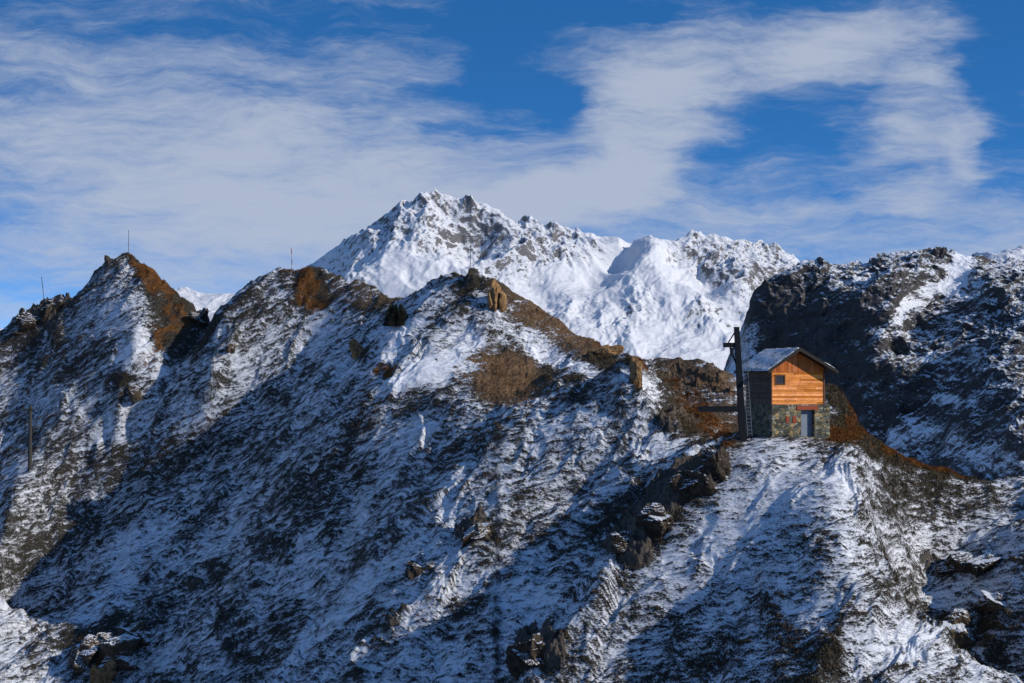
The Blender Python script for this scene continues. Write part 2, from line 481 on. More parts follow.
# ------------------------------------------------------------------ dark cliff mountain on the right
def crag():
    sky = [(757, 291, 560), (764, 281, 560), (775, 277, 558), (790, 271, 556), (808, 268, 556), (825, 266, 556), (842, 266, 556), (858, 263, 556), (872, 258, 556), (890, 256, 556), (905, 253, 556),
           (922, 255, 556), (938, 253, 556), (955, 252, 556), (968, 256, 556), (985, 263, 556), (1003, 264, 556), (1024, 262, 556), (1080, 262, 560), (1200, 285, 580)]
    ctrl = [P(*p) for p in sky]
    ctrl += [(x, y + 25, z - 6) for x, y, z in ctrl] + [(x, y + 110, z - 60) for x, y, z in ctrl[::2]]
    ch = [
        [(758, 300, 556), (760, 330, 551), (762, 370, 545), (765, 420, 535)],          # vertical edge of the cliff
        [(746, 326, 566), (738, 345, 562), (727, 372, 556), (716, 400, 550), (700, 450, 540)],  # foot slope
        [(780, 300, 552), (785, 340, 545), (790, 390, 538), (800, 440, 525)],
        [(790, 285, 554), (800, 300, 549), (808, 350, 536), (815, 400, 528)],
        [(842, 266, 556), (840, 290, 541), (845, 330, 530), (850, 370, 522), (850, 430, 508)],
        [(905, 253, 556), (900, 270, 538), (890, 300, 526), (880, 340, 515), (890, 380, 505), (900, 430, 492)],
        [(960, 256, 556), (945, 285, 540), (925, 300, 534), (905, 330, 524), (890, 360, 519)],       # snow gully
        [(985, 263, 556), (990, 290, 520), (980, 320, 505), (970, 360, 494), (962, 400, 474), (955, 430, 464)],
        [(1024, 262, 556), (1030, 300, 505), (1030, 350, 480), (1024, 400, 452), (1024, 440, 434)],
        [(930, 400, 492), (905, 425, 499), (885, 450, 502)], [(930, 465, 474), (925, 440, 482)],
        [(1100, 330, 500), (1100, 430, 455)], [(960, 480, 448), (1050, 480, 420), (1150, 480, 410)],
        [(700, 520, 500), (800, 520, 480), (900, 520, 460), (1000, 540, 421), (1100, 560, 421)],
    ]
    for c in ch: ctrl += chain([P(*p) for p in c], 4)
    ctrl += [P(*p) for p in [(740, 360, 600), (730, 400, 600), (715, 430, 640), (700, 470, 600), (600, 560, 560), (600, 560, 700), (680, 520, 700), (650, 560, 450), (720, 440, 560)]]
    f = surf_fit(ctrl)
    nc, nr = (420, 500) if QUICK else (820, 1150)
    u0, u1 = .088, .36
    u = np.linspace(u0, u1, nc)
    cu = np.linspace(u0, u1, 330); cy = np.linspace(420, 640, 440)
    CU, CY = np.meshgrid(cu, cy)
    Y, Z = adaptive_rows(cu, cy, f(CU * CY, CY), nr, u)
    X = u[None, :] * Y
    px, py = project(X, Y, Z)
    w = fbm(X / 26, Y / 26, 3, 60)
    T = Y * .7 + Z * 1.0
    smooth = np.clip(blobs(px, py, [(960, 272, 13, 26, -40, .85), (915, 300, 34, 10, 38, .9), (925, 440, 40, 18, 0, .6), (880, 440, 24, 40, 0, .4), (1000, 460, 50, 16, -20, .6),
                                    (945, 402, 20, 6, 0, .5), (820, 295, 25, 8, 0, .3), (895, 330, 24, 10, 20, .5), (742, 350, 18, 36, -25, 1), (935, 352, 20, 8, 0, .4)], (w * 8, w * 6)), 0, 1)
    amp = 1 - .75 * smooth
    r1 = fbm(X / 22 + w * .7, T / 26, 4, 3, 0.5, True)
    r2 = fbm(X / 7 + w, (T - .5 * X) / 7.5, 4, 13, 0.55, True)
    r3 = fbm(X / 2.2, (T - .4 * X) / 1.6, 3, 23, 0.6)
    Z = Z + amp * ((r1 - .55) * 5.0 + (r2 - .45) * 1.7 + r3 * .3)
    dY = amp * (fbm(X / 9, Z / 9, 4, 33, .55, True) * 2.2 + fbm(X / 2.5, Z / 2.0, 3, 43) * .4)
    dX = amp * fbm(Y / 8, Z / 8, 3, 53) * 1.6
    Y2 = Y - dY; X2 = X + dX
    nx, ny, nz = normals_z(X2, Y2, Z)
    n1 = fbm(X / 3.5, (T - .6 * X) / 2.2, 5, 31, 0.65)
    n2 = fbm(X / 14, T / 12, 3, 36)
    up = np.clip(blobs(px, py, [(800, 345, 60, 70, 0, -.35), (860, 400, 60, 40, 0, -.10), (990, 330, 50, 50, 0, .05), (850, 275, 100, 14, 0, .12)], (w * 8, w * 6)), -1, 1)
    snow = np.clip(0.49 + (nz - .60) * 1.5 + n1 * .55 + n2 * .25 + smooth * .75 + up, -.3, 1.3)
    z0 = np.zeros_like(snow)
    o = sheet('mountain_cliff', X2, Y2, Z, {'snow': snow, 'rock': z0 + 1, 'orange': z0, 'soil': z0}, M_crag)
    o['kind'] = 'structure'


# ------------------------------------------------------------------ near hillside
def base_depth(px, py):
    """depth of the even 40 degree mountainside that ribs and gullies are measured from"""
    Y0 = 308 - 62 * (px / 640.0)
    t = .86
    e = (385 - py) / F
    return (t * Y0 - 16) / (t - e)


def B(px, py, d): return P(px, py, base_depth(px, py) + d)


def hill_ctrl():
    c = []
    ribs = [
        # skyline of the three summits
        [(-60, 345, 8), (-20, 335, 8), (0, 331, 8), (15, 319, 8), (30, 308, 8), (45, 301, 7), (58, 308, 6), (70, 299, 5), (85, 279, 4), (100, 265, 3), (115, 258, 1), (127, 256, 0), (140, 263, 0), (160, 279, 2), (185, 298, 4), (208, 314, 8)],
        [(214, 312, 2), (228, 301, 1), (240, 292, 0), (262, 277, 0), (280, 272, 0), (310, 272, 1), (340, 277, 3), (375, 286, 5), (402, 296, 8)],
        [(400, 300, 3), (430, 289, 0), (455, 279, -3), (475, 276, -5), (490, 278, -6), (505, 286, -4), (530, 301, -1), (560, 319, 3), (590, 339, 6), (612, 355, 8)],
        # rib under the left summit
        [(127, 258, 0), (132, 300, -2.5), (134, 345, -1.5), (118, 392, 3.5), (96, 440, 8)],
        [(70, 340, 3), (50, 400, 6), (0, 430, 10)],
        [(208, 322, 9), (186, 360, 6), (150, 400, 7.5), (108, 445, 11), (72, 490, 12)],
        # second summit: face
        [(240, 292, 0), (230, 335, 0), (212, 370, 2), (188, 400, 6), (155, 436, 10), (125, 470, 13)],
        [(310, 282, 2), (330, 312, 5), (305, 350, 8), (262, 400, 10), (190, 470, 13), (120, 530, 15), (70, 585, 16), (10, 640, 17), (-50, 700, 18)],
        # rib of the third summit, left side in the shade
        [(480, 277, -5), (462, 310, -7), (440, 340, -10), (395, 378, -13), (355, 396, -11), (320, 430, -7), (280, 490, -2)],
        [(400, 320, 2), (360, 350, 4)],
        # bench and bare bowl right of it
        [(520, 335, -1), (480, 360, -6), (430, 395, -10), (385, 420, -9), (370, 460, -7)],
        [(455, 372, -9), (480, 380, -8), (500, 385, -6)], [(550, 350, 2), (540, 375, -1), (520, 395, -5)], [(560, 380, -6), (530, 400, -9), (500, 408, -10), (470, 405, -10)],
        # big middle rib
        [(625, 364, -12), (600, 385, -12), (560, 410, -13), (510, 432, -14), (460, 455, -14), (440, 500, -16), (430, 540, -18), (415, 590, -19), (390, 640, -20), (365, 700, -21)],
        [(640, 362, -14), (638, 395, -14), (625, 430, -12), (605, 470, -11), (575, 510, -11)],
        [(350, 520, -2), (320, 580, 0), (280, 640, 1), (250, 700, 1)],
        [(230, 560, 7), (180, 620, 9), (130, 690, 10)],
        [(30, 470, 5), (8, 520, 3), (-20, 580, 2), (-60, 640, 1)],
        [(150, 640, 9), (115, 648, 6), (80, 690, 6)],
    ]
    for r in ribs: c += chain([B(*p) for p in r], 2.5)
    A = [
        # valley between the middle rib and the hut ridge
        [(690, 450, 203), (655, 490, 197), (600, 550, 192), (550, 610, 188), (500, 680, 183), (480, 740, 180)],
        [(775, 440, 222), (800, 470, 205), (805, 480, 190), (800, 480, 178)],
        # grey crag behind the hut
        [(650, 368, 238), (675, 361, 235), (700, 359, 232), (715, 364, 231), (735, 378, 229), (752, 394, 227)],
        [(670, 385, 229), (700, 385, 226), (730, 400, 221), (745, 420, 215)],
        [(660, 420, 215), (690, 420, 213), (705, 440, 207), (740, 440, 205)],
        [(684, 400, 224), (704, 412, 218), (718, 436, 210)],
        # knoll right of the hut
        [(836, 386, 174), (846, 397, 173), (857, 414, 171), (867, 431, 169), (879, 447, 166), (896, 456, 165), (915, 462, 165), (940, 468, 166), (975, 477, 168), (1024, 476, 170), (1100, 470, 172), (1200, 465, 175)],
        [(838, 420, 168), (850, 432, 165), (866, 441, 162)],
        # hut ridge crest
        [(870, 444, 158), (840, 442, 155.5)], [(745, 444, 154), (722, 460, 153.5), (690, 487, 153), (650, 527, 152), (610, 572, 150.5), (560, 627, 149), (520, 690, 147.5), (480, 760, 146)],
        # spur below the hut
        [(872, 450, 156), (862, 500, 145.5), (850, 560, 138.5), (840, 620, 134), (850, 690, 130), (850, 760, 126)],
        [(800, 465, 151), (775, 520, 147), (750, 580, 144), (700, 640, 142.5), (650, 700, 142)],
        [(740, 480, 151), (700, 530, 149.5)],
        [(940, 500, 161.5), (930, 560, 157), (920, 620, 152), (910, 700, 147)],
        [(1000, 500, 161), (1005, 550, 154), (1010, 610, 146), (1010, 690, 138)],
        [(1100, 500, 158), (1100, 600, 140), (1100, 700, 128)], [(1250, 500, 165), (1250, 650, 150)],
    ]
    for r in A: c += chain([P(*p) for p in r], 2.5)
    # flat ground round the hut
    fz = P(772, 437.5, 154)[2] - .34
    for (x, y) in [(17, 153.6), (20, 153), (22, 152.6), (25, 153.4), (27.5, 154.3), (18.5, 157), (22, 157), (26, 157), (19, 160), (23, 161), (27, 161), (17, 156), (29, 157)]:
        c.append((x, y, fz))
    # out of sight: behind crests, and the foot of the slopes
    for r in ribs[:3]:
        for p in r[::1]:
            x, y, z = B(*p)
            c += [(x, y + 9, z - 6), (x + 1, y + 45, z - 36)]
    for p in A[2][:]:
        x, y, z = P(*p); c += [(x, y + 8, z - 6), (x, y + 40, z - 32)]
    for p in A[6][1:]:
        x, y, z = P(*p); c += [(x, y + 4, z - 3.4), (x, y + 12, z - 13), (x, y + 40, z - 38)]
    for p in A[9][1:]:
        x, y, z = P(*p); c += [(x - 3, y + 5, z - 5), (x - 6, y + 14, z - 13)]
    c += [(13.5, 158, -9), (12.5, 164, -13), (15.5, 166, -8), (14, 155.5, -7.4)]
    for x in range(-120, 110, 14):
        c += [(x, 110, -52 if x < -10 else -40), (x, 90, -60 if x < -10 else -52), (x, 420, -75)]
    for x in range(-120, -10, 14):
        c += [(x, 150, -58), (x, 200 if x < -40 else 170, -48)]
    c += [(-5, 150, -34), (-12, 165, -44), (-20, 140, -44), (0, 130, -33)]
    return c, fz


BARE = [  # where little snow lies: position on the slope, extent, tilt, amount
    (165, 290, 18, 50, 35, .8), (175, 325, 30, 30, -30, .55), (150, 270, 25, 12, -40, .8), (125, 380, 14, 10, 0, .6),
    (310, 290, 22, 22, 0, .75), (350, 292, 60, 16, -10, .6), (465, 285, 22, 10, 0, .8), (500, 290, 16, 12, 0, .8),
    (500, 376, 46, 28, -10, 1.7), (565, 330, 66, 22, -33, .95), (605, 350, 16, 14, 0, 1), (570, 390, 34, 14, -10, .3),
    (385, 362, 14, 8, 0, .9), (357, 350, 8, 10, 0, .8),
    (690, 375, 52, 22, -10, .55), (700, 400, 40, 30, 0, .6), (725, 425, 40, 22, 0, .7), (680, 425, 28, 16, -40, .6), (637, 380, 7, 22, 0, .9), (618, 420, 16, 50, 12, .35),
    (836, 392, 16, 14, 0, 1.4), (858, 414, 24, 30, -50, 1.2), (885, 455, 26, 12, -30, 1.1), (930, 468, 46, 4, -14, 1.2), (850, 436, 30, 5, 0, 1.3), (925, 490, 44, 18, 0, .3), (990, 495, 30, 18, 0, .35),
    (690, 488, 42, 24, 38, .85), (640, 530, 38, 26, 40, .7), (540, 652, 18, 22, 60, .6), (480, 534, 20, 14, 0, .6), (420, 570, 16, 12, 0, .5), (770, 615, 40, 16, -50, .4), (820, 660, 20, 20, 0, .35),
    (95, 645, 50, 24, 20, .5), (205, 580, 30, 18, 20, .15), (240, 630, 22, 44, 20, .12), (270, 340, 60, 60, 0, .12), (70, 380, 70, 60, 40, .18), (150, 450, 60, 40, 40, -.08), (40, 530, 60, 60, 0, .12), (720, 620, 70, 50, 40, .15), (900, 530, 120, 90, 0, .12), (560, 470, 80, 60, 0, .1), (40, 310, 26, 14, 20, .8), (270, 545, 30, 16, -40, .2), (380, 630, 26, 20, 0, .4), (470, 600, 40, 14, 10, .2),
    (960, 625, 40, 20, 0, .3), (900, 680, 60, 16, 0, .2), (975, 570, 30, 14, 0, .2), (215, 385, 26, 14, 30, .3), (90, 460, 40, 12, 25, .25), (380, 300, 30, 6, 0, .1),
]
SNOWY = [
    (396, 330, 26, 14, 0, -.4), (470, 368, 22, 26, -30, -.5), (430, 372, 52, 18, 22, -.75), (540, 345, 26, 14, -35, -.5), (585, 372, 26, 10, -20, -.4), (130, 355, 30, 14, 10, -.5), (150, 370, 20, 8, 10, -.4), (105, 320, 30, 40, 40, -.15),
    (780, 480, 80, 50, 30, -.18), (560, 500, 34, 20, 20, -.2), (520, 590, 40, 50, 40, -.25), (400, 440, 30, 18, 30, -.3), (300, 600, 60, 60, 40, -.22), (620, 395, 12, 30, 0, -.2),
    (700, 560, 60, 60, 40, -.25), (880, 560, 60, 30, 0, -.2), (900, 640, 60, 22, 0, -.2), (40, 400, 40, 30, 0, -.15), (330, 345, 30, 30, 30, -.15), (850, 470, 34, 18, 0, -.12),
    (480, 335, 30, 10, 0, -.3), (340, 600, 50, 40, 50, -.1), (650, 390, 8, 12, 0, -.3), (380, 600, 20, 60, -40, -.15),
]
ORANGE = [
    (152, 280, 30, 12, -40, .75), (152, 345, 18, 30, -20, .6), (178, 318, 24, 14, -40, .5), (305, 288, 16, 20, 0, .85), (325, 305, 16, 8, 0, .8), (385, 364, 12, 8, 0, .9),
    (605, 350, 12, 14, 0, .6), (641, 380, 4, 24, 0, .9), (690, 402, 26, 14, -45, .5), (716, 430, 24, 12, -35, .75), (862, 416, 22, 30, -50, .6), (885, 452, 14, 8, -40, .8),
    (930, 467, 44, 4, -14, 1), (850, 437, 30, 5, 0, 1), (480, 534, 10, 8, 0, .4), (620, 420, 12, 40, 10, .25), (700, 480, 14, 20, 0, .3), (550, 380, 20, 10, 0, .2), (110, 670, 18, 12, 0, .5), (790, 630, 30, 20, 0, .2),
]
SOIL = [(700, 372, 60, 26, -10, .42), (720, 410, 50, 34, 0, .45), (500, 376, 46, 30, -10, 1), (550, 320, 60, 26, -33, .9), (520, 396, 30, 14, 0, .8), (840, 437, 34, 5, 0, .6), (360, 295, 50, 14, -8, .4)]
ROCK = [(675, 425, 18, 14, 0, .6), (705, 380, 40, 20, -10, .45), (690, 488, 46, 22, 38, 1), (635, 538, 42, 24, 42, 1), (542, 650, 16, 26, 60, .9), (100, 655, 34, 18, 20, .9), (40, 308, 30, 18, 20, 1),
        (205, 578, 34, 16, 25, .42), (235, 640, 20, 46, 20, .42), (275, 550, 30, 12, -35, .42), (480, 534, 20, 14, 0, .8), (965, 630, 22, 14, 0, .6), (495, 600, 30, 14, 0, .2), (385, 625, 30, 14, 40, .45), (940, 565, 40, 14, 20, .5)]

HILL = {}


def hillside():
    ctrl, fz = hill_ctrl()
    f = surf_fit(ctrl)
    u0, u1 = -.31, .33
    nc = 800 if QUICK else 1500
    u = np.linspace(u0, u1, nc)
    cu = np.linspace(u0, u1, 420); cy = np.linspace(112, 401, 720)
    CU, CY = np.meshgrid(cu, cy)
    Y, Z = adaptive_rows(cu, cy, f(CU * CY, CY), 800 if QUICK else 1500, u)
    X = u[None, :] * Y
    X = X.astype(np.float32); Y = Y.astype(np.float32); Z = Z.astype(np.float32)
    px, py = project(X, Y, Z)
    w = fbm(X / 9, Y / 9, 3, 70)
    w2 = fbm(X / 2.2, (Y + Z) / 2.2, 3, 75)
    w3 = fbm(X / 3.5 + 9, (Y + Z) / 3.5, 4, 175)
    wr = (w * 16 + w3 * 14, w3 * 10 + w * 8)
    rock = np.clip(blobs(px, py, ROCK, wr), 0, 1)
    bare = blobs(px, py, BARE, wr)
    bare = np.where(bare > 0, bare, 0) + blobs(px, py, SNOWY, wr)
    orange = np.clip(blobs(px, py, ORANGE, wr), 0, 1)
    soil = np.clip(blobs(px, py, SOIL, wr), 0, 1)
    nm = fbm(X / 2.4 + w * 2, (Y * .5 + Z) / 1.7, 5, 176, .62)
    rock = sstep(.30, .62, rock * (1 + nm * .9) - .10 + nm * .25 * (rock > .05))
    bare = bare + np.clip(bare, 0, 1) * nm * .9
    orange = sstep(.28, .75, orange * (1 + nm * .8) + nm * .3 * (orange > .05))
    # keep the hut ground flat
    flat = sstep(4.2, 7.0, np.sqrt(((X - 22.5) / 1.25) ** 2 + (Y - 157) ** 2))
    # gullies running down the slope, broken ribs, terraces
    T = Y + .9 * Z
    g1 = fbm(X / 13 + w * .6 + T / 46, T / 40, 4, 2, .5, True)
    gd = fbm((X + Z) / 42 + w * .35, (X - 1.05 * Z) / 10 + w * .5, 5, 302, .52, True)
    g2 = fbm(X / 4.2 + w * 1.2 + T / 20, T / 11, 4, 12, .55)
    nk = 1 - sstep(166, 190, Y)
    # the bedding dips to the left under the left part of the mountain
    tilt = .52 * np.minimum(X + 14, 0) + .14 * np.maximum(X + 14, 0)
    ZZ = Z * 1.5 + Y * .25 - tilt
    t1 = fbm(X / 3.0 + w2 * 1.1, (ZZ + w * 1.2) / .95, 5, 22, .7)        # treads and tussocks along the contour
    t2 = fbm(X / 1.15 + w2 * .6, ZZ / .36, 3, 32, .75)
    t1 = t1 + nk * (fbm(X / 2.3 + w2 * .5, ZZ / .55, 4, 122, .65) - t1)
    t2 = t2 + nk * (fbm(X / .75 + w2 * .6, ZZ / .22, 3, 132, .65) - t2)
    rk = fbm(X / 3.2 + w, T / 3.6, 4, 42, .55, True)
    rk2 = fbm(X / .9 + w, (T - .4 * X) / .8, 4, 242, .65, True)
    calm = (1 - .75 * np.clip(soil * 1.2, 0, 1)) * (1 - .8 * np.exp(-((X - 32) ** 2 + (Y - 168) ** 2) / 80.0))
    Z = Z + flat * (calm * ((g1 - .25) * .9 + (gd - .54) * 1.8 + g2 * .6) + ((rk - .2) * 1.7 + (rk2 - .2) * .75) * rock + (rk2 - .2) * .40 * soil)
    tus = .50 * t1 + .55 * t2
    Z = Z + (t1 * .20 + t2 * .10) * (1 - .35 * nk) * (0.25 + .75 * flat) * (1 - .6 * soil)
    nx, ny, nz = normals_z(X, Y, Z)
    big = fbm(X / 18, T / 15, 4, 52, .55) + .85 * fbm((X + Z) / 26 + w * .3, (X - 1.05 * Z) / 5.5 + w * .6, 5, 352, .6) + .5 * fbm(X / 3.2, (ZZ * .8) / 2.2, 4, 372, .6)
    snow = .63 - .01 * nk - bare * .62 - tus * (1.5 - .2 * nk) + (nz - .70) * .30 + big * .45 + g2 * -.25 - rock * (1 - sstep(.5, .8, nz)) * .5
    snow = np.clip(snow, -.35, 1.35)
    Z = Z + .10 * sstep(.55, .25, snow) * (1 - rock) * (1 - soil)          # tussocks stand above the snow
    HILL.update(u=u, Z=Z, snow=snow, bare=bare, orange=orange, px=px, py=py, rock=rock, X=X, Y=Y, soil=soil, fz=fz)
    o = sheet('hillside', X, Y, Z, {'snow': snow, 'rock': rock, 'orange': orange, 'soil': soil}, M_hill)
    o['kind'] = 'structure'


def ground_z(x, y):
    u, Yg, Z = HILL['u'], HILL['Y'], HILL['Z']
    a = x / y
    i = int(np.clip(np.searchsorted(u, a) - 1, 0, len(u) - 2)); t = (a - u[i]) / (u[i + 1] - u[i])
    return float(np.interp(y, Yg[:, i], Z[:, i]) * (1 - t) + np.interp(y, Yg[:, i + 1], Z[:, i + 1]) * t)


def hit(px, py, y0=125, y1=345):
    """first point of the hillside on the line of sight"""
    for y in np.arange(y0, y1, .25):
        x, yy, z = P(px, py, y)
        if ground_z(x, y) >= z: return Vector((x, y, ground_z(x, y)))
    x, y, z = P(px, py, y1)
    return None


def valley():
    """the valley floor, reaching past the far mountain, with the slope the viewer stands on"""
    n = 160
    t = np.linspace(-1, 1, n)
    s = np.sign(t) * (np.abs(t) ** 2.6)
    X, Y = np.meshgrid(s * 14000, s * 14000 + 300)
    r = np.sqrt(X ** 2 + Y ** 2)
    Z = -95 + fbm(X / 600, Y / 600, 3, 80) * 12
    near = np.clip(1 - (Y + 30) / 110, 0, 1)
    Z = np.where((np.abs(X) < 200) & (Y > -220), np.minimum(-1.8, -95 + near * 94), Z)
    Z = np.where(Y <= -60, np.maximum(Z, -2 + np.minimum(-(Y + 60) * .05, 60)), Z)
    z0 = np.zeros_like(Z)
    o = sheet('ground', X, Y, Z, {'snow': z0 + .75 + fbm(X / 50, Y / 50, 3, 81) * .3, 'rock': z0, 'orange': z0, 'soil': z0}, M_hill)
    o['kind'] = 'structure'


far_mountain()
crag()
hillside()
valley()

# ------------------------------------------------------------------ object tools
def tag(o, label=None, cat=None, group=None, kind=None):
    for k, v in (('label', label), ('category', cat), ('group', group), ('kind', kind)):
        if v: o[k] = v
    return o


def empty(name, loc, rz=0.0):
    o = bpy.data.objects.new(name, None); COL.objects.link(o)
    o.location = loc; o.rotation_euler = (0, 0, rz); o.empty_display_size = .3
    return o


class MB:
    """collects boxes, prisms and tubes into one mesh"""
    def __init__(s): s.bm = bmesh.new(); s.cols = []; s.lay = s.bm.loops.layers.float_color.new('tone')

    def _paint(s, faces, t):
        for f in faces:
            for l in f.loops: l[s.lay] = (t, t, t, 1)

    def hexa(s, p, t=0.5):
        v = [s.bm.verts.new(q) for q in p]
        fs = [s.bm.faces.new([v[i] for i in f]) for f in ((0, 3, 2, 1), (4, 5, 6, 7), (0, 1, 5, 4), (1, 2, 6, 5), (2, 3, 7, 6), (3, 0, 4, 7))]
        s._paint(fs, t); return s

    def box(s, x0, x1, y0, y1, z0, z1, t=0.5):
        return s.hexa([(x0, y0, z0), (x1, y0, z0), (x1, y1, z0), (x0, y1, z0), (x0, y0, z1), (x1, y0, z1), (x1, y1, z1), (x0, y1, z1)], t)

    def prism(s, poly, y0, y1, t=0.5):
        """polygon in x,z pushed along y"""
        a = [s.bm.verts.new((x, y0, z)) for x, z in poly]; b = [s.bm.verts.new((x, y1, z)) for x, z in poly]
        fs = [s.bm.faces.new(a), s.bm.faces.new(b[::-1])]
        n = len(poly)
        for i in range(n):
            j = (i + 1) % n
            fs.append(s.bm.faces.new([a[i], b[i], b[j], a[j]]))
        s._paint(fs, t); return s

    def tube(s, a, b, r0, r1=None, n=10, t=0.5):
        r1 = r0 if r1 is None else r1
        a = Vector(a); b = Vector(b); d = (b - a).normalized()
        u = d.orthogonal().normalized(); w = d.cross(u)
        A = [s.bm.verts.new(a + (u * math.cos(k * 2 * math.pi / n) + w * math.sin(k * 2 * math.pi / n)) * r0) for k in range(n)]
        Bv = [s.bm.verts.new(b + (u * math.cos(k * 2 * math.pi / n) + w * math.sin(k * 2 * math.pi / n)) * r1) for k in range(n)]
        fs = [s.bm.faces.new(A[::-1]), s.bm.faces.new(Bv)]
        for k in range(n): fs.append(s.bm.faces.new([A[k], A[(k + 1) % n], Bv[(k + 1) % n], Bv[k]]))
        s._paint(fs, t); return s

    def bar(s, a, b, w, h, t=0.5):
        """rectangular bar from a to b"""
        a = Vector(a); b = Vector(b); d = (b - a).normalized()
        u = d.cross(Vector((0, 1, 0)))
        if u.length < .05: u = d.cross(Vector((1, 0, 0)))
        u.normalize(); v = d.cross(u)
        q = []
        for p in (a, b):
            for i, j in ((-1, -1), (1, -1), (1, 1), (-1, 1)): q.append(p + u * (i * w / 2) + v * (j * h / 2))
        return s.hexa(q, t)

    def build(s, name, m, parent=None, bevel=0.0):
        bmesh.ops.recalc_face_normals(s.bm, faces=s.bm.faces)
        me = bpy.data.meshes.new(name); s.bm.to_mesh(me); s.bm.free()
        me.materials.append(m)
        o = bpy.data.objects.new(name, me); COL.objects.link(o)
        if parent: o.parent = parent
        if bevel:
            b = o.modifiers.new('bevel', 'BEVEL'); b.width = bevel; b.segments = 2; b.limit_method = 'ANGLE'
        return o


def flat_mat(name, c, c2=None, rough=.6, scale=8.0, metal=0.0, bump=0.2, stretch=(1, 1, 1), tone=False, dist=.01):
    m, nt, b, L = mat(name)
    tc = N(nt, 'ShaderNodeTexCoord'); mp = N(nt, 'ShaderNodeMapping'); mp.inputs['Scale'].default_value = stretch
    L(tc.outputs['Object'], mp.inputs[0])
    n = tnoise(nt, scale, 5, .6, mp.outputs[0])
    c2 = c2 or tuple(v * .6 for v in c)
    rp = ramp(nt, [(.3, c2), (.68, c)]); L(n.outputs['Fac'], rp.inputs[0])
    col = rp.outputs[0]
    if tone:
        st = tnoise(nt, 1.1, 5, .7, tc.outputs['Object'], .6)
        rs_ = ramp(nt, [(.38, (.62, .60, .58)), (.6, (1, 1, 1))]); L(st.outputs['Fac'], rs_.inputs[0])
        mu = N(nt, 'ShaderNodeMix', data_type='RGBA', blend_type='MULTIPLY'); mu.inputs['Factor'].default_value = .8
        L(col, mu.inputs['A']); L(rs_.outputs[0], mu.inputs['B']); col = mu.outputs['Result']
        a = N(nt, 'ShaderNodeVertexColor'); a.layer_name = 'tone'
        hv = N(nt, 'ShaderNodeHueSaturation')
        L(col, hv.inputs['Color'])
        mr = N(nt, 'ShaderNodeMapRange'); mr.inputs['To Min'].default_value = .45; mr.inputs['To Max'].default_value = 1.55
        L(a.outputs['Color'], mr.inputs['Value']); L(mr.outputs[0], hv.inputs['Value'])
        mr2 = N(nt, 'ShaderNodeMapRange'); mr2.inputs['To Min'].default_value = 1.12; mr2.inputs['To Max'].default_value = .88
        L(a.outputs['Color'], mr2.inputs['Value']); L(mr2.outputs[0], hv.inputs['Saturation'])
        col = hv.outputs[0]
    L(col, b.inputs['Base Color'])
    b.inputs['Roughness'].default_value = rough; b.inputs['Metallic'].default_value = metal
    b.inputs['Specular IOR Level'].default_value = .25
    bp = N(nt, 'ShaderNodeBump'); bp.inputs['Strength'].default_value = bump; bp.inputs['Distance'].default_value = dist
    L(n.outputs['Fac'], bp.inputs['Height']); L(bp.outputs[0], b.inputs['Normal'])
    return m


def stone_mat(name):
    m, nt, b, L = mat(name)
    tc = N(nt, 'ShaderNodeTexCoord'); mp = N(nt, 'ShaderNodeMapping'); mp.inputs['Scale'].default_value = (1, 1, 1.35)
    L(tc.outputs['Object'], mp.inputs[0])
    nz = tnoise(nt, 3.0, 3, .5, mp.outputs[0])
    ad = N(nt, 'ShaderNodeVectorMath', operation='MULTIPLY_ADD'); L(nz.outputs['Color'], ad.inputs[0]); ad.inputs[1].default_value = (.16, .16, .12); L(mp.outputs[0], ad.inputs[2])
    v = N(nt, 'ShaderNodeTexVoronoi'); v.inputs['Scale'].default_value = 3.0; L(ad.outputs[0], v.inputs['Vector'])
    e = N(nt, 'ShaderNodeTexVoronoi', feature='DISTANCE_TO_EDGE'); e.inputs['Scale'].default_value = 3.0; L(ad.outputs[0], e.inputs['Vector'])
    sp = N(nt, 'ShaderNodeSeparateColor'); L(v.outputs['Color'], sp.inputs[0])
    rp = ramp(nt, [(0.0, (.04, .045, .03)), (.2, (.16, .14, .07)), (.38, (.08, .09, .075)), (.5, (.27, .20, .10)), (.62, (.12, .13, .10)), (.74, (.38, .27, .12)), (.84, (.30, .28, .2))])
    rp.color_ramp.interpolation = 'CONSTANT'
    L(sp.outputs[0], rp.inputs[0])
    f = tnoise(nt, 22, 4, .6, tc.outputs['Object'])
    c = mixc(nt, math_n(nt, 'MULTIPLY', f.outputs['Fac'], .35), rp.outputs[0], (.07, .065, .045))
    mr = N(nt, 'ShaderNodeMapRange'); mr.inputs['From Min'].default_value = .01; mr.inputs['From Max'].default_value = .06; L(e.outputs['Distance'], mr.inputs['Value'])
    c = mixc(nt, mr.outputs[0], (.035, .03, .024), c)
    L(c, b.inputs['Base Color']); b.inputs['Roughness'].default_value = .85
    h = math_n(nt, 'ADD', mr.outputs[0], math_n(nt, 'MULTIPLY', f.outputs['Fac'], .5))
    bp = N(nt, 'ShaderNodeBump'); bp.inputs['Strength'].default_value = .9; bp.inputs['Distance'].default_value = .05
    L(h, bp.inputs['Height']); L(bp.outputs[0], b.inputs['Normal'])
    return m


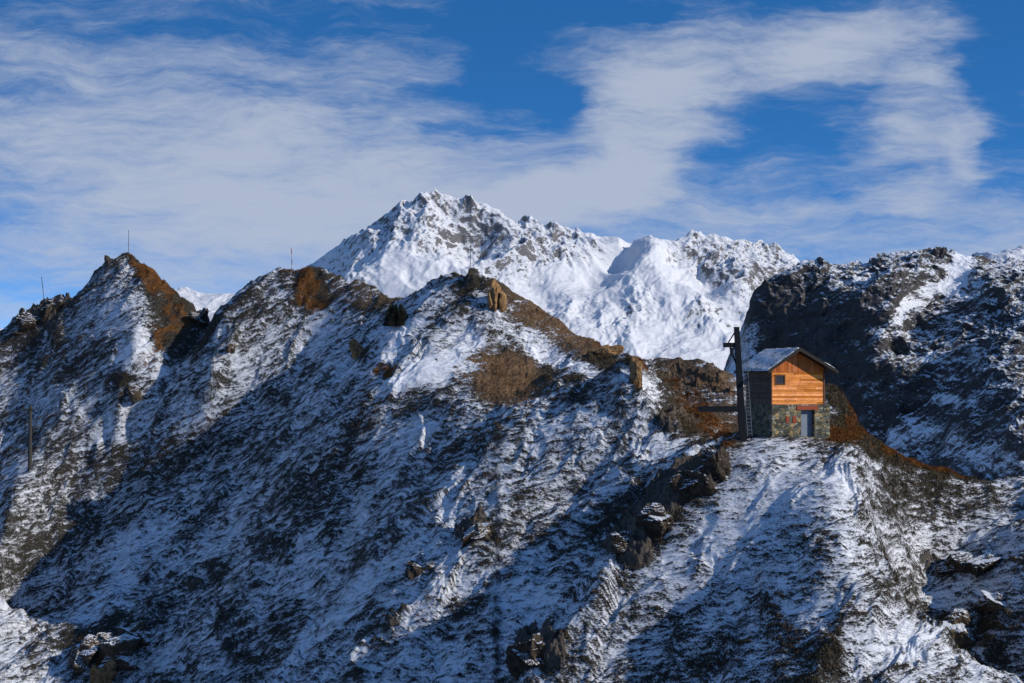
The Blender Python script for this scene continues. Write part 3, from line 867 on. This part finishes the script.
def rock_mat(name, a, d, snow=.62, amount=1.0):
    m, nt, b, L = mat(name)
    geo = N(nt, 'ShaderNodeNewGeometry')
    sp = N(nt, 'ShaderNodeSeparateXYZ'); L(geo.outputs['Normal'], sp.inputs[0])
    n = tnoise(nt, 2.2, 6, .65, geo.outputs['Position'])
    n2 = tnoise(nt, 9, 4, .6, geo.outputs['Position'])
    rp = ramp(nt, [(.33, d), (.5, tuple((p + q) / 2 for p, q in zip(a, d))), (.66, a)]); L(n.outputs['Fac'], rp.inputs[0])
    k = math_n(nt, 'ADD', sp.outputs[2], math_n(nt, 'MULTIPLY', math_n(nt, 'SUBTRACT', n2.outputs['Fac'], .5), 1.1))
    mr = N(nt, 'ShaderNodeMapRange', interpolation_type='SMOOTHSTEP'); mr.inputs['From Min'].default_value = snow; mr.inputs['From Max'].default_value = snow + .2
    mr.inputs['To Max'].default_value = amount
    L(k, mr.inputs['Value'])
    L(mixc(nt, mr.outputs[0], rp.outputs[0], (.72, .74, .77)), b.inputs['Base Color'])
    b.inputs['Roughness'].default_value = .85; b.inputs['Specular IOR Level'].default_value = .15
    bp = N(nt, 'ShaderNodeBump'); bp.inputs['Strength'].default_value = .8; bp.inputs['Distance'].default_value = .12
    L(n2.outputs['Fac'], bp.inputs['Height']); L(bp.outputs[0], b.inputs['Normal'])
    return m


M_plank = flat_mat('larch_planks', (.90, .33, .055), (.64, .18, .026), .55, 3.0, stretch=(.5, 3, 6), tone=True)
M_board = flat_mat('gable_boards', (.60, .17, .022), (.42, .10, .012), .55, 3.0, stretch=(6, 3, .5), tone=True)
M_post = flat_mat('dark_timber', (.15, .055, .022), None, .6, 5.0)
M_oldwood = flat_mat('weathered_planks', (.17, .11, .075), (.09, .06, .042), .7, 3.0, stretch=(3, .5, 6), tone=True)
M_redwood = flat_mat('red_stained_timber', (.33, .065, .022), None, .5, 6.0)
M_rooft = flat_mat('roof_timber', (.022, .016, .014), None, .7, 5.0)
M_stone = stone_mat('fieldstone_masonry')
M_door = flat_mat('grey_door_paint', (.20, .24, .30), (.16, .19, .24), .5, 4.0)
M_steel = flat_mat('dark_painted_steel', (.007, .010, .015), (.004, .006, .009), .8, 3.0)
M_galv = flat_mat('galvanised_steel', (.21, .215, .23), (.14, .145, .15), .5, 6.0, metal=.3)
M_wpole = flat_mat('weathered_pole_wood', (.06, .058, .05), None, .8, 5.0, stretch=(4, 4, .5))
M_white = flat_mat('white_band', (.6, .6, .62), None, .6, 5.0)
M_red = flat_mat('red_band', (.35, .06, .04), None, .6, 5.0)
M_gpole = flat_mat('grey_mast_paint', (.16, .17, .20), None, .6, 5.0)
M_blackm = flat_mat('black_fitting', (.02, .02, .022), None, .5, 5.0)
M_rock_d = rock_mat('dark_outcrop_rock', (.085, .065, .045), (.016, .013, .011), .66)
M_rock_o = rock_mat('ochre_rock', (.42, .25, .11), (.13, .075, .035), 1.1, .5)
M_rock_g = rock_mat('brown_grey_rock', (.17, .125, .08), (.03, .024, .018), .58)


def glass():
    m, nt, b, L = mat('window_glass')
    n = tnoise(nt, 2.0, 2)
    rp = ramp(nt, [(.3, (.012, .014, .018)), (.7, (.03, .033, .04))]); L(n.outputs['Fac'], rp.inputs[0]); L(rp.outputs[0], b.inputs['Base Color'])
    b.inputs['Roughness'].default_value = .06; b.inputs['Specular IOR Level'].default_value = .6
    return m


def roof_snow():
    m, nt, b, L = mat('snow_on_slates')
    tc = N(nt, 'ShaderNodeTexCoord')
    n = tnoise(nt, 2.1, 6, .68, tc.outputs['Object'], .3); n2 = tnoise(nt, 9, 4, .6, tc.outputs['Object'])
    br = N(nt, 'ShaderNodeTexBrick'); br.inputs['Scale'].default_value = 2.2; br.inputs['Mortar Size'].default_value = .03
    br.inputs['Color1'].default_value = (.12, .12, .13, 1); br.inputs['Color2'].default_value = (.07, .07, .08, 1); br.inputs['Mortar'].default_value = (.02, .02, .02, 1)
    mp = N(nt, 'ShaderNodeMapping'); mp.inputs['Rotation'].default_value = (0, 0, R(90)); L(tc.outputs['Object'], mp.inputs[0]); L(mp.outputs[0], br.inputs['Vector'])
    k = math_n(nt, 'ADD', n.outputs['Fac'], math_n(nt, 'MULTIPLY', math_n(nt, 'SUBTRACT', n2.outputs['Fac'], .5), .5))
    k = math_n(nt, 'SUBTRACT', k, math_n(nt, 'MULTIPLY', br.outputs['Fac'], .12))
    mr = N(nt, 'ShaderNodeMapRange'); mr.inputs['From Min'].default_value = .36; mr.inputs['From Max'].default_value = .46; L(k, mr.inputs['Value'])
    L(mixc(nt, mr.outputs[0], br.outputs['Color'], (.72, .74, .78)), b.inputs['Base Color'])
    b.inputs['Roughness'].default_value = .75
    bp = N(nt, 'ShaderNodeBump'); bp.inputs['Strength'].default_value = .6; bp.inputs['Distance'].default_value = .04; L(k, bp.inputs['Height']); L(bp.outputs[0], b.inputs['Normal'])
    return m


# ------------------------------------------------------------------ the hut
HUT_Y = 154.0


def hut():
    bx, by, bz = P(772, 437.5, HUT_Y)
    t = empty('mountain_hut', (bx, by, bz), R(21))
    tag(t, 'small mountain hut with orange larch gable over a fieldstone base', 'hut')
    W, WW, D, SH, EH = 5.33, 4.77, 4.6, 2.66, 5.24       # stone width, timber width, depth, stone height, board line
    x0, x1, zd = 2.68, 3.92, 2.18                         # door opening
    b = MB()
    b.box(0, x0, 0, .55, -1.2, zd); b.box(x1, W, 0, .55, -1.2, zd); b.box(0, W, 0, .55, zd, SH)
    b.box(x0, x1, 0, .55, -1.2, .03)
    b.box(0, .5, .55, D, -1.5, SH); b.box(W - .5, W, .55, D, -1.2, SH); b.box(.5, W - .5, D - .5, D, -1.5, SH)
    b.build('stone_base', M_stone, t)
    d = MB(); d.box(x0 + .002, x1 - .002, .45, .53, .03, zd - .002, .5)
    dr = d.build('door', M_door, t)
    h = MB(); h.box(x0 + .95, x0 + 1.0, .41, .448, .95, 1.1); h.build('handle', M_blackm, dr)
    l = MB(); l.box(x0 - .42, x1 + .34, -.06, .28, 2.20, 2.55); l.build('lintel', M_redwood, t, .015)
    # timber box with horizontal planks
    rs = random.Random(3)
    zr = lambda x: 7.05 - (2.1 - x) * .62 if x < 2.1 else 7.05 - (x - 2.1) * .515     # underside of the roof
    wx0, wx1, wz0, wz1 = .32, 1.26, 4.24, 5.04
    p = MB(); z = SH + .004
    ph = .172
    while z < EH - .02:
        z1 = min(z + ph - .008, EH - .004)
        xs = [.06]
        while xs[-1] < WW - .5: xs.append(min(xs[-1] + rs.uniform(1.2, 3.4), WW))
        if xs[-1] < WW: xs[-1] = WW
        for a, c in zip(xs, xs[1:]):
            tone = rs.choice([.25, .45, .5, .6, .65, .75, .9])
            off = rs.uniform(0, .008)
            segs = [(a, c)]
            if z1 > wz0 and z < wz1:       # leave the window open
                segs = [(q, r) for q, r in ((a, min(c, wx0)), (max(a, wx1), c)) if r - q > .02]
            for q, r in segs: p.box(q, r - .004, .08 - off, .13, z, z1, tone)
        z += ph
    p.build('plank_wall', M_plank, t)
    # tall vertical boards of the gable
    g = MB(); x = .06
    while x < WW - .01:
        xe = min(x + .19, WW)
        za, zb = zr(x) - .02, zr(xe - .01) - .02
        g.hexa([(x, .05, EH), (xe - .012, .05, EH), (xe - .012, .13, EH), (x, .13, EH), (x, .05, za), (xe - .012, .05, zb), (xe - .012, .13, zb), (x, .13, za)], rs.uniform(.25, .8))
        x += .19
    g.build('gable_boards', M_board, t)
    # side and back walls, weathered
    s = MB(); z = SH + .004; top = zr(0) - .03
    while z < top - .02:
        z1 = min(z + .2 - .006, top)
        s.box(.06 - rs.uniform(0, .008), .16, .13, D - .06, z, z1, rs.uniform(.2, .8))
        s.box(WW - .1, WW - rs.uniform(0, .01), .13, D - .06, z, min(z1, zr(WW) - .03), rs.uniform(.2, .8))
        z += .2
    s.prism([(.16, SH), (WW - .1, SH), (WW - .1, zr(WW - .1) - .03), (2.1, zr(2.1) - .03), (.16, zr(.16) - .03)], D - .1, D - .02)
    s.build('side_wall', M_oldwood, t)
    c = MB(); c.box(WW + .003, WW + .14, .03, .2, SH + .003, zr(WW + .1) - .02); c.build('corner_post', M_post, t, .01)
    c = MB(); c.box(-.03, .055, .03, .16, SH + .003, zr(0) - .05); c.build('corner_post', M_post, t, .01)
    w = MB(); w.box(wx0, wx1, .03, .14, wz0, wz0 + .09); w.box(wx0, wx1, .03, .14, wz1 - .09, wz1)
    w.box(wx0, wx0 + .09, .03, .14, wz0 + .09, wz1 - .09); w.box(wx1 - .09, wx1, .03, .14, wz0 + .09, wz1 - .09)
    wf = w.build('window', M_post, t)
    g2 = MB(); g2.box(wx0 + .09, wx1 - .09, .10, .12, wz0 + .09, wz1 - .09); g2.build('pane', glass(), wf)
    for a, c_ in ((1.27, 1.56), (1.87, 2.23)):
        v = MB(); v.box(a, c_, -.035, .02, 1.14, 1.70); vs = v.build('vent_shutter', M_redwood, t, .01)
        v = MB()
        for k in range(5): v.box(a + .04, c_ - .04, -.05, -.036, 1.2 + k * .1, 1.24 + k * .1)
        v.build('louvre', M_redwood, vs)
    # roof: rafters with boards, fascia, slates with snow
    yf, yb = -.9, D + .35
    xl, xr = -.80, 5.62
    L_ = lambda x, o: (x, zr(x) + o)
    r = MB(); r.prism([L_(xl, 0), L_(2.1, 0), L_(xr, 0), L_(xr, .13), (2.1, 7.2), L_(xl, .13)], yf + .045, yb - .045)
    rf = r.build('roof', M_rooft, t)
    r = MB(); r.prism([L_(xl - .03, -.09), (2.1, 6.96), L_(xr + .03, -.09), L_(xr + .03, .18), (2.1, 7.25), L_(xl - .03, .18)], yf, yf + .042); r.build('bargeboard', M_rooft, rf)
    r = MB(); r.prism([L_(xl - .03, -.09), (2.1, 6.96), L_(xr + .03, -.09), L_(xr + .03, .18), (2.1, 7.25), L_(xl - .03, .18)], yb - .042, yb); r.build('bargeboard', M_rooft, rf)
    ms = roof_snow()
    # snow lies thicker in places: a gridded sheet
    for nm, xa, xb in (('left', xl - .05, 2.12), ('right', 2.12, xr + .05)):
        bm = bmesh.new(); nx_, ny_ = 28, 60
        tops = []; bots = []
        for i in range(nx_ + 1):
            rt = []; rb = []
            for j in range(ny_ + 1):
                x = xa + (xb - xa) * i / nx_; y = yf + .06 + (yb - yf - .12) * j / ny_
                th = .07 + .045 * math.sin(x * 3.1 + y * 1.3) * math.cos(y * 2.1 - x) + .02 * rs.random()
                edge = min(i, nx_ - i, j, ny_ - j)
                if edge == 0: th = .03
                rt.append(bm.verts.new((x + (.03 * rs.uniform(-1, 1) if edge == 0 else 0), y, zr(x) + .155 + max(th, .02))))
                rb.append(bm.verts.new((x, y, zr(x) + .14)))
            tops.append(rt); bots.append(rb)
        for i in range(nx_):
            for j in range(ny_):
                bm.faces.new([tops[i][j], tops[i + 1][j], tops[i + 1][j + 1], tops[i][j + 1]])
        for i in range(nx_):
            bm.faces.new([bots[i][0], bots[i + 1][0], tops[i + 1][0], tops[i][0]]); bm.faces.new([tops[i][ny_], tops[i + 1][ny_], bots[i + 1][ny_], bots[i][ny_]])
        for j in range(ny_):
            bm.faces.new([bots[0][j + 1], bots[0][j], tops[0][j], tops[0][j + 1]]); bm.faces.new([bots[nx_][j], bots[nx_][j + 1], tops[nx_][j + 1], tops[nx_][j]])
        me = bpy.data.meshes.new('snow_cover'); bm.to_mesh(me); bm.free(); me.materials.append(ms)
        for f_ in me.polygons: f_.use_smooth = True
        o = bpy.data.objects.new('snow_cover', me); COL.objects.link(o); o.parent = rf


# ------------------------------------------------------------------ steel pylon with ladder and gangway beside the hut
def pylon():
    Y = 154.6
    bx, by, bz = P(743, 441, Y)
    tx, ty, tz = P(736.6, 327.6, Y)
    t = empty('steel_pylon', (bx, by, bz)); tag(t, 'dark steel pylon with ladder and railed gangway left of the hut', 'pylon')
    H = tz - bz; dx = tx - bx
    at = lambda h: Vector((dx * h / H, 0, h))
    b = MB()
    def sect(h, w): c = at(h); return [(c.x - w / 2, -w * .45, c.z), (c.x + w / 2, -w * .45, c.z), (c.x + w / 2, w * .45, c.z), (c.x - w / 2, w * .45, c.z)]
    b.hexa(sect(-1.6, .62) + sect(H, .42))
    b.build('post', M_steel, t, .02)
    b = MB(); c = at(H); b.box(c.x - .24, c.x + .24, -.22, .22, c.z + .003, c.z + .05); b.build('cap', M_steel, t)
    c = at(7.75)
    b = MB(); b.box(c.x - 1.17, c.x - .235, -.14, .14, c.z - .18, c.z + .2)
    b.build('crossarm', M_steel, t, .02)
    b = MB(); b.bar((c.x - .75, 0, c.z + .2), (at(8.75).x - .2, 0, 8.75), .1, .1); b.bar((c.x - .62, 0, c.z - .18), (at(6.3).x - .22, 0, 6.3), .12, .12)
    b.build('brace', M_steel, t)
    b = MB(); b.tube((c.x - .5, -.1, c.z - .2), (c.x - .5, -.1, c.z - .85), .15, .12, 12); b.build('sheave_housing', M_steel, t)
    # ladder
    lad = MB(); o0, o1 = .30, .66
    for o in (o0, o1):
        a = at(.4); e = at(8.6); lad.bar((a.x + o + .08, -.18, a.z), (e.x + o, -.18, e.z), .045, .05)
    rg = lad; h = .6
    while h < 8.5:
        c = at(h); k = .08 * (1 - h / 8.6)
        rg.tube((c.x + o0 + k, -.18, h), (c.x + o1 + k, -.18, h), .022, n=6); h += .3
    lad.build('ladder', M_galv, t)
    # gangway
    z0 = (441 - 411.8) / F * Y; z1 = (441 - 406.3) / F * Y
    xl = (699.5 - 743) / F * Y; xr = at(z0).x - .28
    b = MB(); b.box(xl, xr, -.45, -.33, z0, z1); b.box(xl, xr, .75, .87, z0, z1); b.box(xl, xr, -.329, .749, z1 - .1, z1 - .01)
    b.box(xl, xl + .1, -.329, .749, z0 + .05, z1 - .11)
    gw = b.build('gangway', M_steel, t)
    b = MB()
    for y in (-.39, .81):
        for px in (699.8, 707, 718, 734):
            x = (px - 743) / F * Y + .03; b.tube((x, y, z1), (x, y, z1 + 1.18), .028, n=8)
        b.tube((xl, y, z1 + 1.18), (xr, y, z1 + 1.18), .028, n=8); b.tube((xl, y, z1 + .62), (xr, y, z1 + .62), .02, n=8)
    b.tube((xl + .03, -.39, z1 + 1.18), (xl + .03, .81, z1 + 1.18), .028, n=8)
    b.build('railing', M_steel, gw)


# ------------------------------------------------------------------ poles
def on_slope(px, py, y0=125):
    h = hit(px, py, y0)
    return h


def utility_pole():
    h = on_slope(30, 470)
    t = empty('utility_pole', h); tag(t, 'weathered wooden utility pole with short crossarm on the shaded left slope', 'utility pole')
    H = (471 - 407) / F * h.y
    b = MB(); b.tube((0, 0, -1), (0, 0, H), .32, .23, 14); b.build('pole', M_wpole, t)
    b = MB(); b.bar((-1.1, -.24, H - .5), (1.1, -.24, H - .5), .14, .14); b.build('crossarm', M_wpole, t)
    for x in (-.95, 0, .95):
        b = MB(); z = H - .42 if x else H + .0
        b.tube((x, -.24 if x else 0, z), (x, -.24 if x else 0, z + .18), .07, .09, 10); b.tube((x, -.24 if x else 0, z + .18), (x, -.24 if x else 0, z + .3), .11, .06, 10)
        b.build('insulator', M_blackm, t)


def slim_mast(name, px, ytop, ybot, lean, label, bands, r=.07):
    # stands on the crest: find the crest height along the bearing
    best = None
    for y in np.arange(225, 330, .5):
        x = (px - 512) / F * y; z = ground_z(x, y); e = z / y
        if best is None or e > best[0]: best = (e, x, y, z)
    _, x, y, z = best
    t = empty(name, (x, y, z)); tag(t, label, 'mast')
    H = (ybot - ytop) / F * y
    L0 = lean / F * y
    n = len(bands)
    for i, m in enumerate(bands):
        a = i / n; c = (i + 1) / n
        b = MB(); b.tube((L0 * a, 0, H * a - (.5 if i == 0 else 0)), (L0 * c, 0, H * c), r * (1 - .25 * a), r * (1 - .25 * c), 10)
        b.build('mast_section', m, t)
    b = MB(); b.tube((-.12, 0, -.1), (-.12, 0, .25), .05, n=8); b.tube((.12, 0, -.1), (.12, 0, .25), .05, n=8); b.box(-.2, .2, -.2, .2, -.3, .02)
    b.build('footing', M_blackm, t)


# ------------------------------------------------------------------ rocks
def rock(px, py, w, h, label, m, seed, lean=0.0, sharp=.5, d=None, sink=.3, name='boulder', group=None, bed=.45):
    """w, h in frame units; stands where the hillside shows at px, py"""
    g = hit(px, py)
    if g is None: return
    s = g.y / F
    W, Hh = w * s / 2, h * s / 2; Dp = (d or w * .9) * s / 2
    rs = np.random.default_rng(seed)
    bm = bmesh.new(); bmesh.ops.create_icosphere(bm, subdivisions=5, radius=1)
    co = np.array([v.co[:] for v in bm.verts])
    # union of several cut blocks round one centre
    best = np.zeros(len(co))
    for q in range(6):
        nf = 11
        nrm = rs.normal(size=(nf, 3)); nrm[:, 0] *= 1.3; nrm /= np.linalg.norm(nrm, axis=1)[:, None]
        dist = rs.uniform(.36, .8, nf)
        dd = co @ nrm.T
        r_ = np.where(dd > 1e-3, dist[None, :] / np.maximum(dd, 1e-3), 9).min(1)
        best = np.maximum(best, np.minimum(r_, rs.uniform(.9, 1.7)))
    co = co * best[:, None]
    n2 = fbm(co[:, 0] * 5 + co[:, 1] * 4, co[:, 2] * 4 + seed, 4, seed + 9, .6, True)
    st_ = fbm(co[:, 0] * 1.2 + seed, co[:, 2] * 9 + co[:, 0] * 2, 3, seed + 5)
    co = co * (1 + (n2 - .3) * .11 + st_ * .07)[:, None]
    co = co * np.array([W, Dp, Hh]) * 1.25
    tl = bed; ct, st2_ = math.cos(tl), math.sin(tl)
    x_, z_ = co[:, 0].copy(), co[:, 2].copy()
    co[:, 0] = x_ * ct - z_ * st2_ * .7; co[:, 2] = x_ * st2_ * .7 + z_ * ct
    co[:, 0] += lean * (co[:, 2] + Hh) * 1.0
    me = bpy.data.meshes.new(name)
    for v, c in zip(bm.verts, co): v.co = c
    bm.to_mesh(me); bm.free()
    me.materials.append(m)
    o = bpy.data.objects.new(name, me); COL.objects.link(o)
    o.location = (g.x, g.y + Dp * .35, g.z + Hh * (1 - sink * 2) * .9)
    tag(o, label, 'boulder' if name == 'boulder' else name.replace('_', ' '), group)
    return o


def shrub():
    g = hit(396, 327)
    t = empty('dwarf_pine', g); tag(t, 'dark round dwarf pine bush alone on the snowy slope', 'bush')
    s = g.y / F
    Rr = 15 * s; Hh = 22 * s
    m, nt, b, L = mat('pine_needles')
    n = tnoise(nt, 3, 3); rp = ramp(nt, [(.3, (.005, .008, .004)), (.7, (.018, .024, .010))]); L(n.outputs['Fac'], rp.inputs[0]); L(rp.outputs[0], b.inputs['Base Color']); b.inputs['Roughness'].default_value = .8
    rs = np.random.default_rng(4)
    V = []; Fc = []
    for k in range(9000):
        # clumps pushed outwards in a low dome
        a = rs.uniform(0, 2 * np.pi); q = rs.uniform(0, 1) ** .5; el = rs.uniform(0, 1)
        rr = Rr * (.55 + .45 * abs(math.sin(a * 3.1 + 1) * math.cos(a * 1.7))) * (1 - .62 * el ** 1.6) * (.35 + .65 * q)
        c = np.array([rr * math.cos(a), rr * math.sin(a), Hh * (el * .93) * (.8 + .25 * math.sin(a * 4 + 1.3))])
        dr = np.array([math.cos(a) * .7, math.sin(a) * .7, .9]) + rs.normal(size=3) * .35; dr /= np.linalg.norm(dr)
        sd = np.cross(dr, rs.normal(size=3)); sd /= np.linalg.norm(sd)
        l = rs.uniform(.16, .34); w_ = .055
        i = len(V); V += [c - sd * w_, c + sd * w_, c + dr * l]; Fc.append((i, i + 1, i + 2))
    me = bpy.data.meshes.new('foliage'); me.from_pydata([tuple(v) for v in V], [], Fc); me.materials.append(m)
    o = bpy.data.objects.new('foliage', me); COL.objects.link(o); o.parent = t
    b_ = MB()
    for k in range(6):
        a = k * 1.05; b_.tube((0, 0, -.3), (math.cos(a) * Rr * .5, math.sin(a) * Rr * .5, Hh * .55), .06, .02, 8)
    b_.build('stem', M_post, t)


def grass():
    """dry tussocks: rust coloured on the sunny crests, dark ones sticking out of the thin snow"""
    X, Y, Z, px, py = (HILL[k] for k in ('X', 'Y', 'Z', 'px', 'py'))
    rs = np.random.default_rng(11)
    vis = (px > -30) & (px < 1055) & (py > 230) & (py < 720)
    def tufts(name, sel, n, hgt, wid, per, m, label):
        idx = np.flatnonzero((sel & vis).ravel())
        idx = rs.choice(idx, min(n, len(idx)), replace=False)
        P0 = np.stack([X.ravel()[idx], Y.ravel()[idx], Z.ravel()[idx]], 1)
        P0 = np.repeat(P0, per, 0); k = len(P0)
        P0[:, :2] += rs.normal(size=(k, 2)) * .07
        a = rs.uniform(0, 2 * np.pi, k); h = hgt * rs.uniform(.5, 1.3, k)
        side = np.stack([np.cos(a), np.sin(a), np.zeros(k)], 1) * wid
        top = P0 + np.stack([rs.normal(size=k) * .35 * h, rs.normal(size=k) * .35 * h - .12 * h, h], 1)
        P0[:, 2] -= .05
        V = np.stack([P0 - side, P0 + side, top], 1).reshape(-1, 3)
        me = bpy.data.meshes.new(name)
        me.vertices.add(len(V)); me.vertices.foreach_set('co', V.astype(np.float32).ravel())
        me.loops.add(len(V)); me.polygons.add(k)
        me.loops.foreach_set('vertex_index', np.arange(len(V), dtype=np.int32)); me.polygons.foreach_set('loop_start', np.arange(k, dtype=np.int32) * 3)
        me.update(calc_edges=True); me.materials.append(m)
        o = bpy.data.objects.new(name, me); COL.objects.link(o); tag(o, label, 'grass', None, 'stuff')
    def gm(name, a, b_, c):
        m, nt, b, L = mat(name); geo = N(nt, 'ShaderNodeNewGeometry')
        n = tnoise(nt, 1.3, 4, .6, geo.outputs['Position']); rp = ramp(nt, [(.3, a), (.5, b_), (.7, c)]); L(n.outputs['Fac'], rp.inputs[0]); L(rp.outputs[0], b.inputs['Base Color'])
        b.inputs['Roughness'].default_value = .85; b.inputs['Specular IOR Level'].default_value = .1
        return m
    tufts('rusty_grass', HILL['orange'] * (HILL['snow'] < .35) > .45, 14000, .19, .03, 3, gm('rust_grass_blades', (.045, .018, .008), (.14, .055, .015), (.28, .13, .04)), 'rust coloured dry grass on the bare crests')
    tufts('dry_grass', (HILL['orange'] < .45) & (HILL['snow'] < .22) & (HILL['rock'] < .5) & (HILL['soil'] < .4), 60000, .20, .035, 2, gm('dry_grass_blades', (.03, .024, .014), (.08, .06, .035), (.17, .13, .075)), 'dark dry grass sticking out of the thin snow')


hut()
pylon()
utility_pole()
slim_mast('slim_mast', 128, 232, 256, 0, 'thin grey mast on the tallest left summit', [M_gpole, M_gpole], .055)
slim_mast('slim_mast', 292, 249, 271, -1, 'thin red and white banded mast on the middle summit', [M_white, M_gpole, M_white, M_red], .075)
slim_mast('slim_mast', 44, 278, 302, -3, 'thin leaning mast behind the jagged rock at far left', [M_gpole, M_blackm], .06)
slim_mast('slim_mast', 470, 247, 277, 1, 'thin dark mast on the crest in front of the snow mountain', [M_gpole, M_gpole], .05)
shrub()
ROCKS = [
    (495, 311, 8, 26, 'tall ochre rock pinnacle split by a crack, below the crest mast', M_rock_o, 1, .0, .9, 9, .2, 'rock_pinnacle'),
    (502, 311, 6, 18, 'shorter ochre slab leaning against the right side of the pinnacle', M_rock_o, 2, .1, .9, 9, .2, 'rock_slab'),
    (357, 358, 13, 18, 'ochre knob of rock at the edge of the shaded slope', M_rock_o, 3, .0, .6, 10, .25, 'boulder'),
    (606, 355, 18, 12, 'ochre rock at the right end of the brown crest', M_rock_o, 4, .1, .6, 14, .35, 'boulder'),
    (46, 314, 18, 20, 'jagged leaning rock point at the far left crest', M_rock_d, 5, .25, .9, 16, .4, 'rock_tower'),
    (28, 327, 30, 14, 'squat dark rock left of the jagged rock point', M_rock_d, 6, .0, .7, 20, .3, 'boulder'),
    (107, 264, 5, 8, 'tiny upright stone on the left shoulder of the tallest left summit', M_rock_d, 7, 0, .6, 5, .2, 'boulder'),
    (638, 384, 9, 30, 'upright orange brown rock fin at the top of the middle rib', M_rock_o, 8, -.05, .8, 12, .3, 'rock_fin'),
    (86, 662, 34, 30, 'snow capped brown boulder heading the cluster at lower left', M_rock_g, 9, .1, .7, 28, .3, 'boulder'),
    (118, 668, 36, 26, 'flat topped boulder right of the cluster at lower left', M_rock_g, 10, .0, .7, 28, .3, 'boulder'),
    (134, 642, 30, 22, 'upper boulder of the cluster at lower left', M_rock_g, 11, .0, .7, 24, .3, 'boulder'),
    (104, 683, 24, 20, 'ochre boulder at the foot of the cluster at lower left', M_rock_o, 12, .0, .7, 20, .3, 'boulder'),
    (106, 644, 16, 12, 'small snowy stone on top of the cluster at lower left', M_rock_g, 13, .0, .7, 14, .3, 'boulder'),
    (413, 576, 14, 20, 'small brown upright rock on the shaded middle slope', M_rock_d, 14, .0, .7, 12, .25, 'boulder'),
    (478, 536, 30, 14, 'brown rock ledge beneath a snow patch on the middle rib', M_rock_g, 15, .0, .7, 20, .4, 'rock_ledge'),
    (968, 640, 34, 36, 'leaning brown boulder at lower right below the ridge', M_rock_g, 16, -.15, .8, 30, .25, 'boulder'),
    (998, 608, 30, 20, 'snow dusted rock above the leaning boulder at lower right', M_rock_g, 17, .0, .7, 26, .35, 'boulder'),
    (952, 570, 30, 16, 'left one of two snow covered slabs on the right slope', M_rock_d, 18, .0, .6, 24, .4, 'boulder'),
    (985, 568, 28, 18, 'right one of two snow covered slabs on the right slope', M_rock_d, 19, .0, .6, 24, .4, 'boulder'),
    (533, 664, 30, 34, 'dark mossy crag catching light at its top, bottom centre', M_rock_d, 20, .1, .7, 30, .3, 'rock_crag'),
    (718, 478, 20, 34, 'tall brown rock at the head of the dark outcrop below the pylon', M_rock_d, 21, .0, .8, 24, .3, 'boulder'),
    (688, 498, 34, 30, 'large dark block in the middle of the outcrop below the pylon', M_rock_d, 22, .0, .7, 30, .35, 'boulder'),
    (652, 524, 32, 22, 'broad dark block at the left of the outcrop below the pylon', M_rock_d, 23, .0, .7, 30, .35, 'boulder'),
    (622, 552, 24, 18, 'lowest dark block of the outcrop below the pylon', M_rock_d, 24, .0, .7, 24, .35, 'boulder'),
    (232, 350, 8, 8, 'little brown stone on the face of the middle summit', M_rock_g, 25, .0, .6, 8, .3, 'boulder'),
    (200, 322, 16, 14, 'dark rock in the notch between the left summits', M_rock_d, 26, .0, .6, 12, .35, 'boulder'),
    (134, 396, 12, 14, 'tan rock at the foot of the left summit orange flank', M_rock_g, 27, .0, .6, 10, .3, 'boulder'),
]
for r_ in ROCKS:
    rock(r_[0], r_[1], r_[2], r_[3], r_[4], r_[5], r_[6], r_[7], r_[8], r_[9], r_[10], r_[11], bed=0 if r_[11] in ('rock_pinnacle', 'rock_slab', 'rock_fin', 'rock_tower') else .5)
grass()
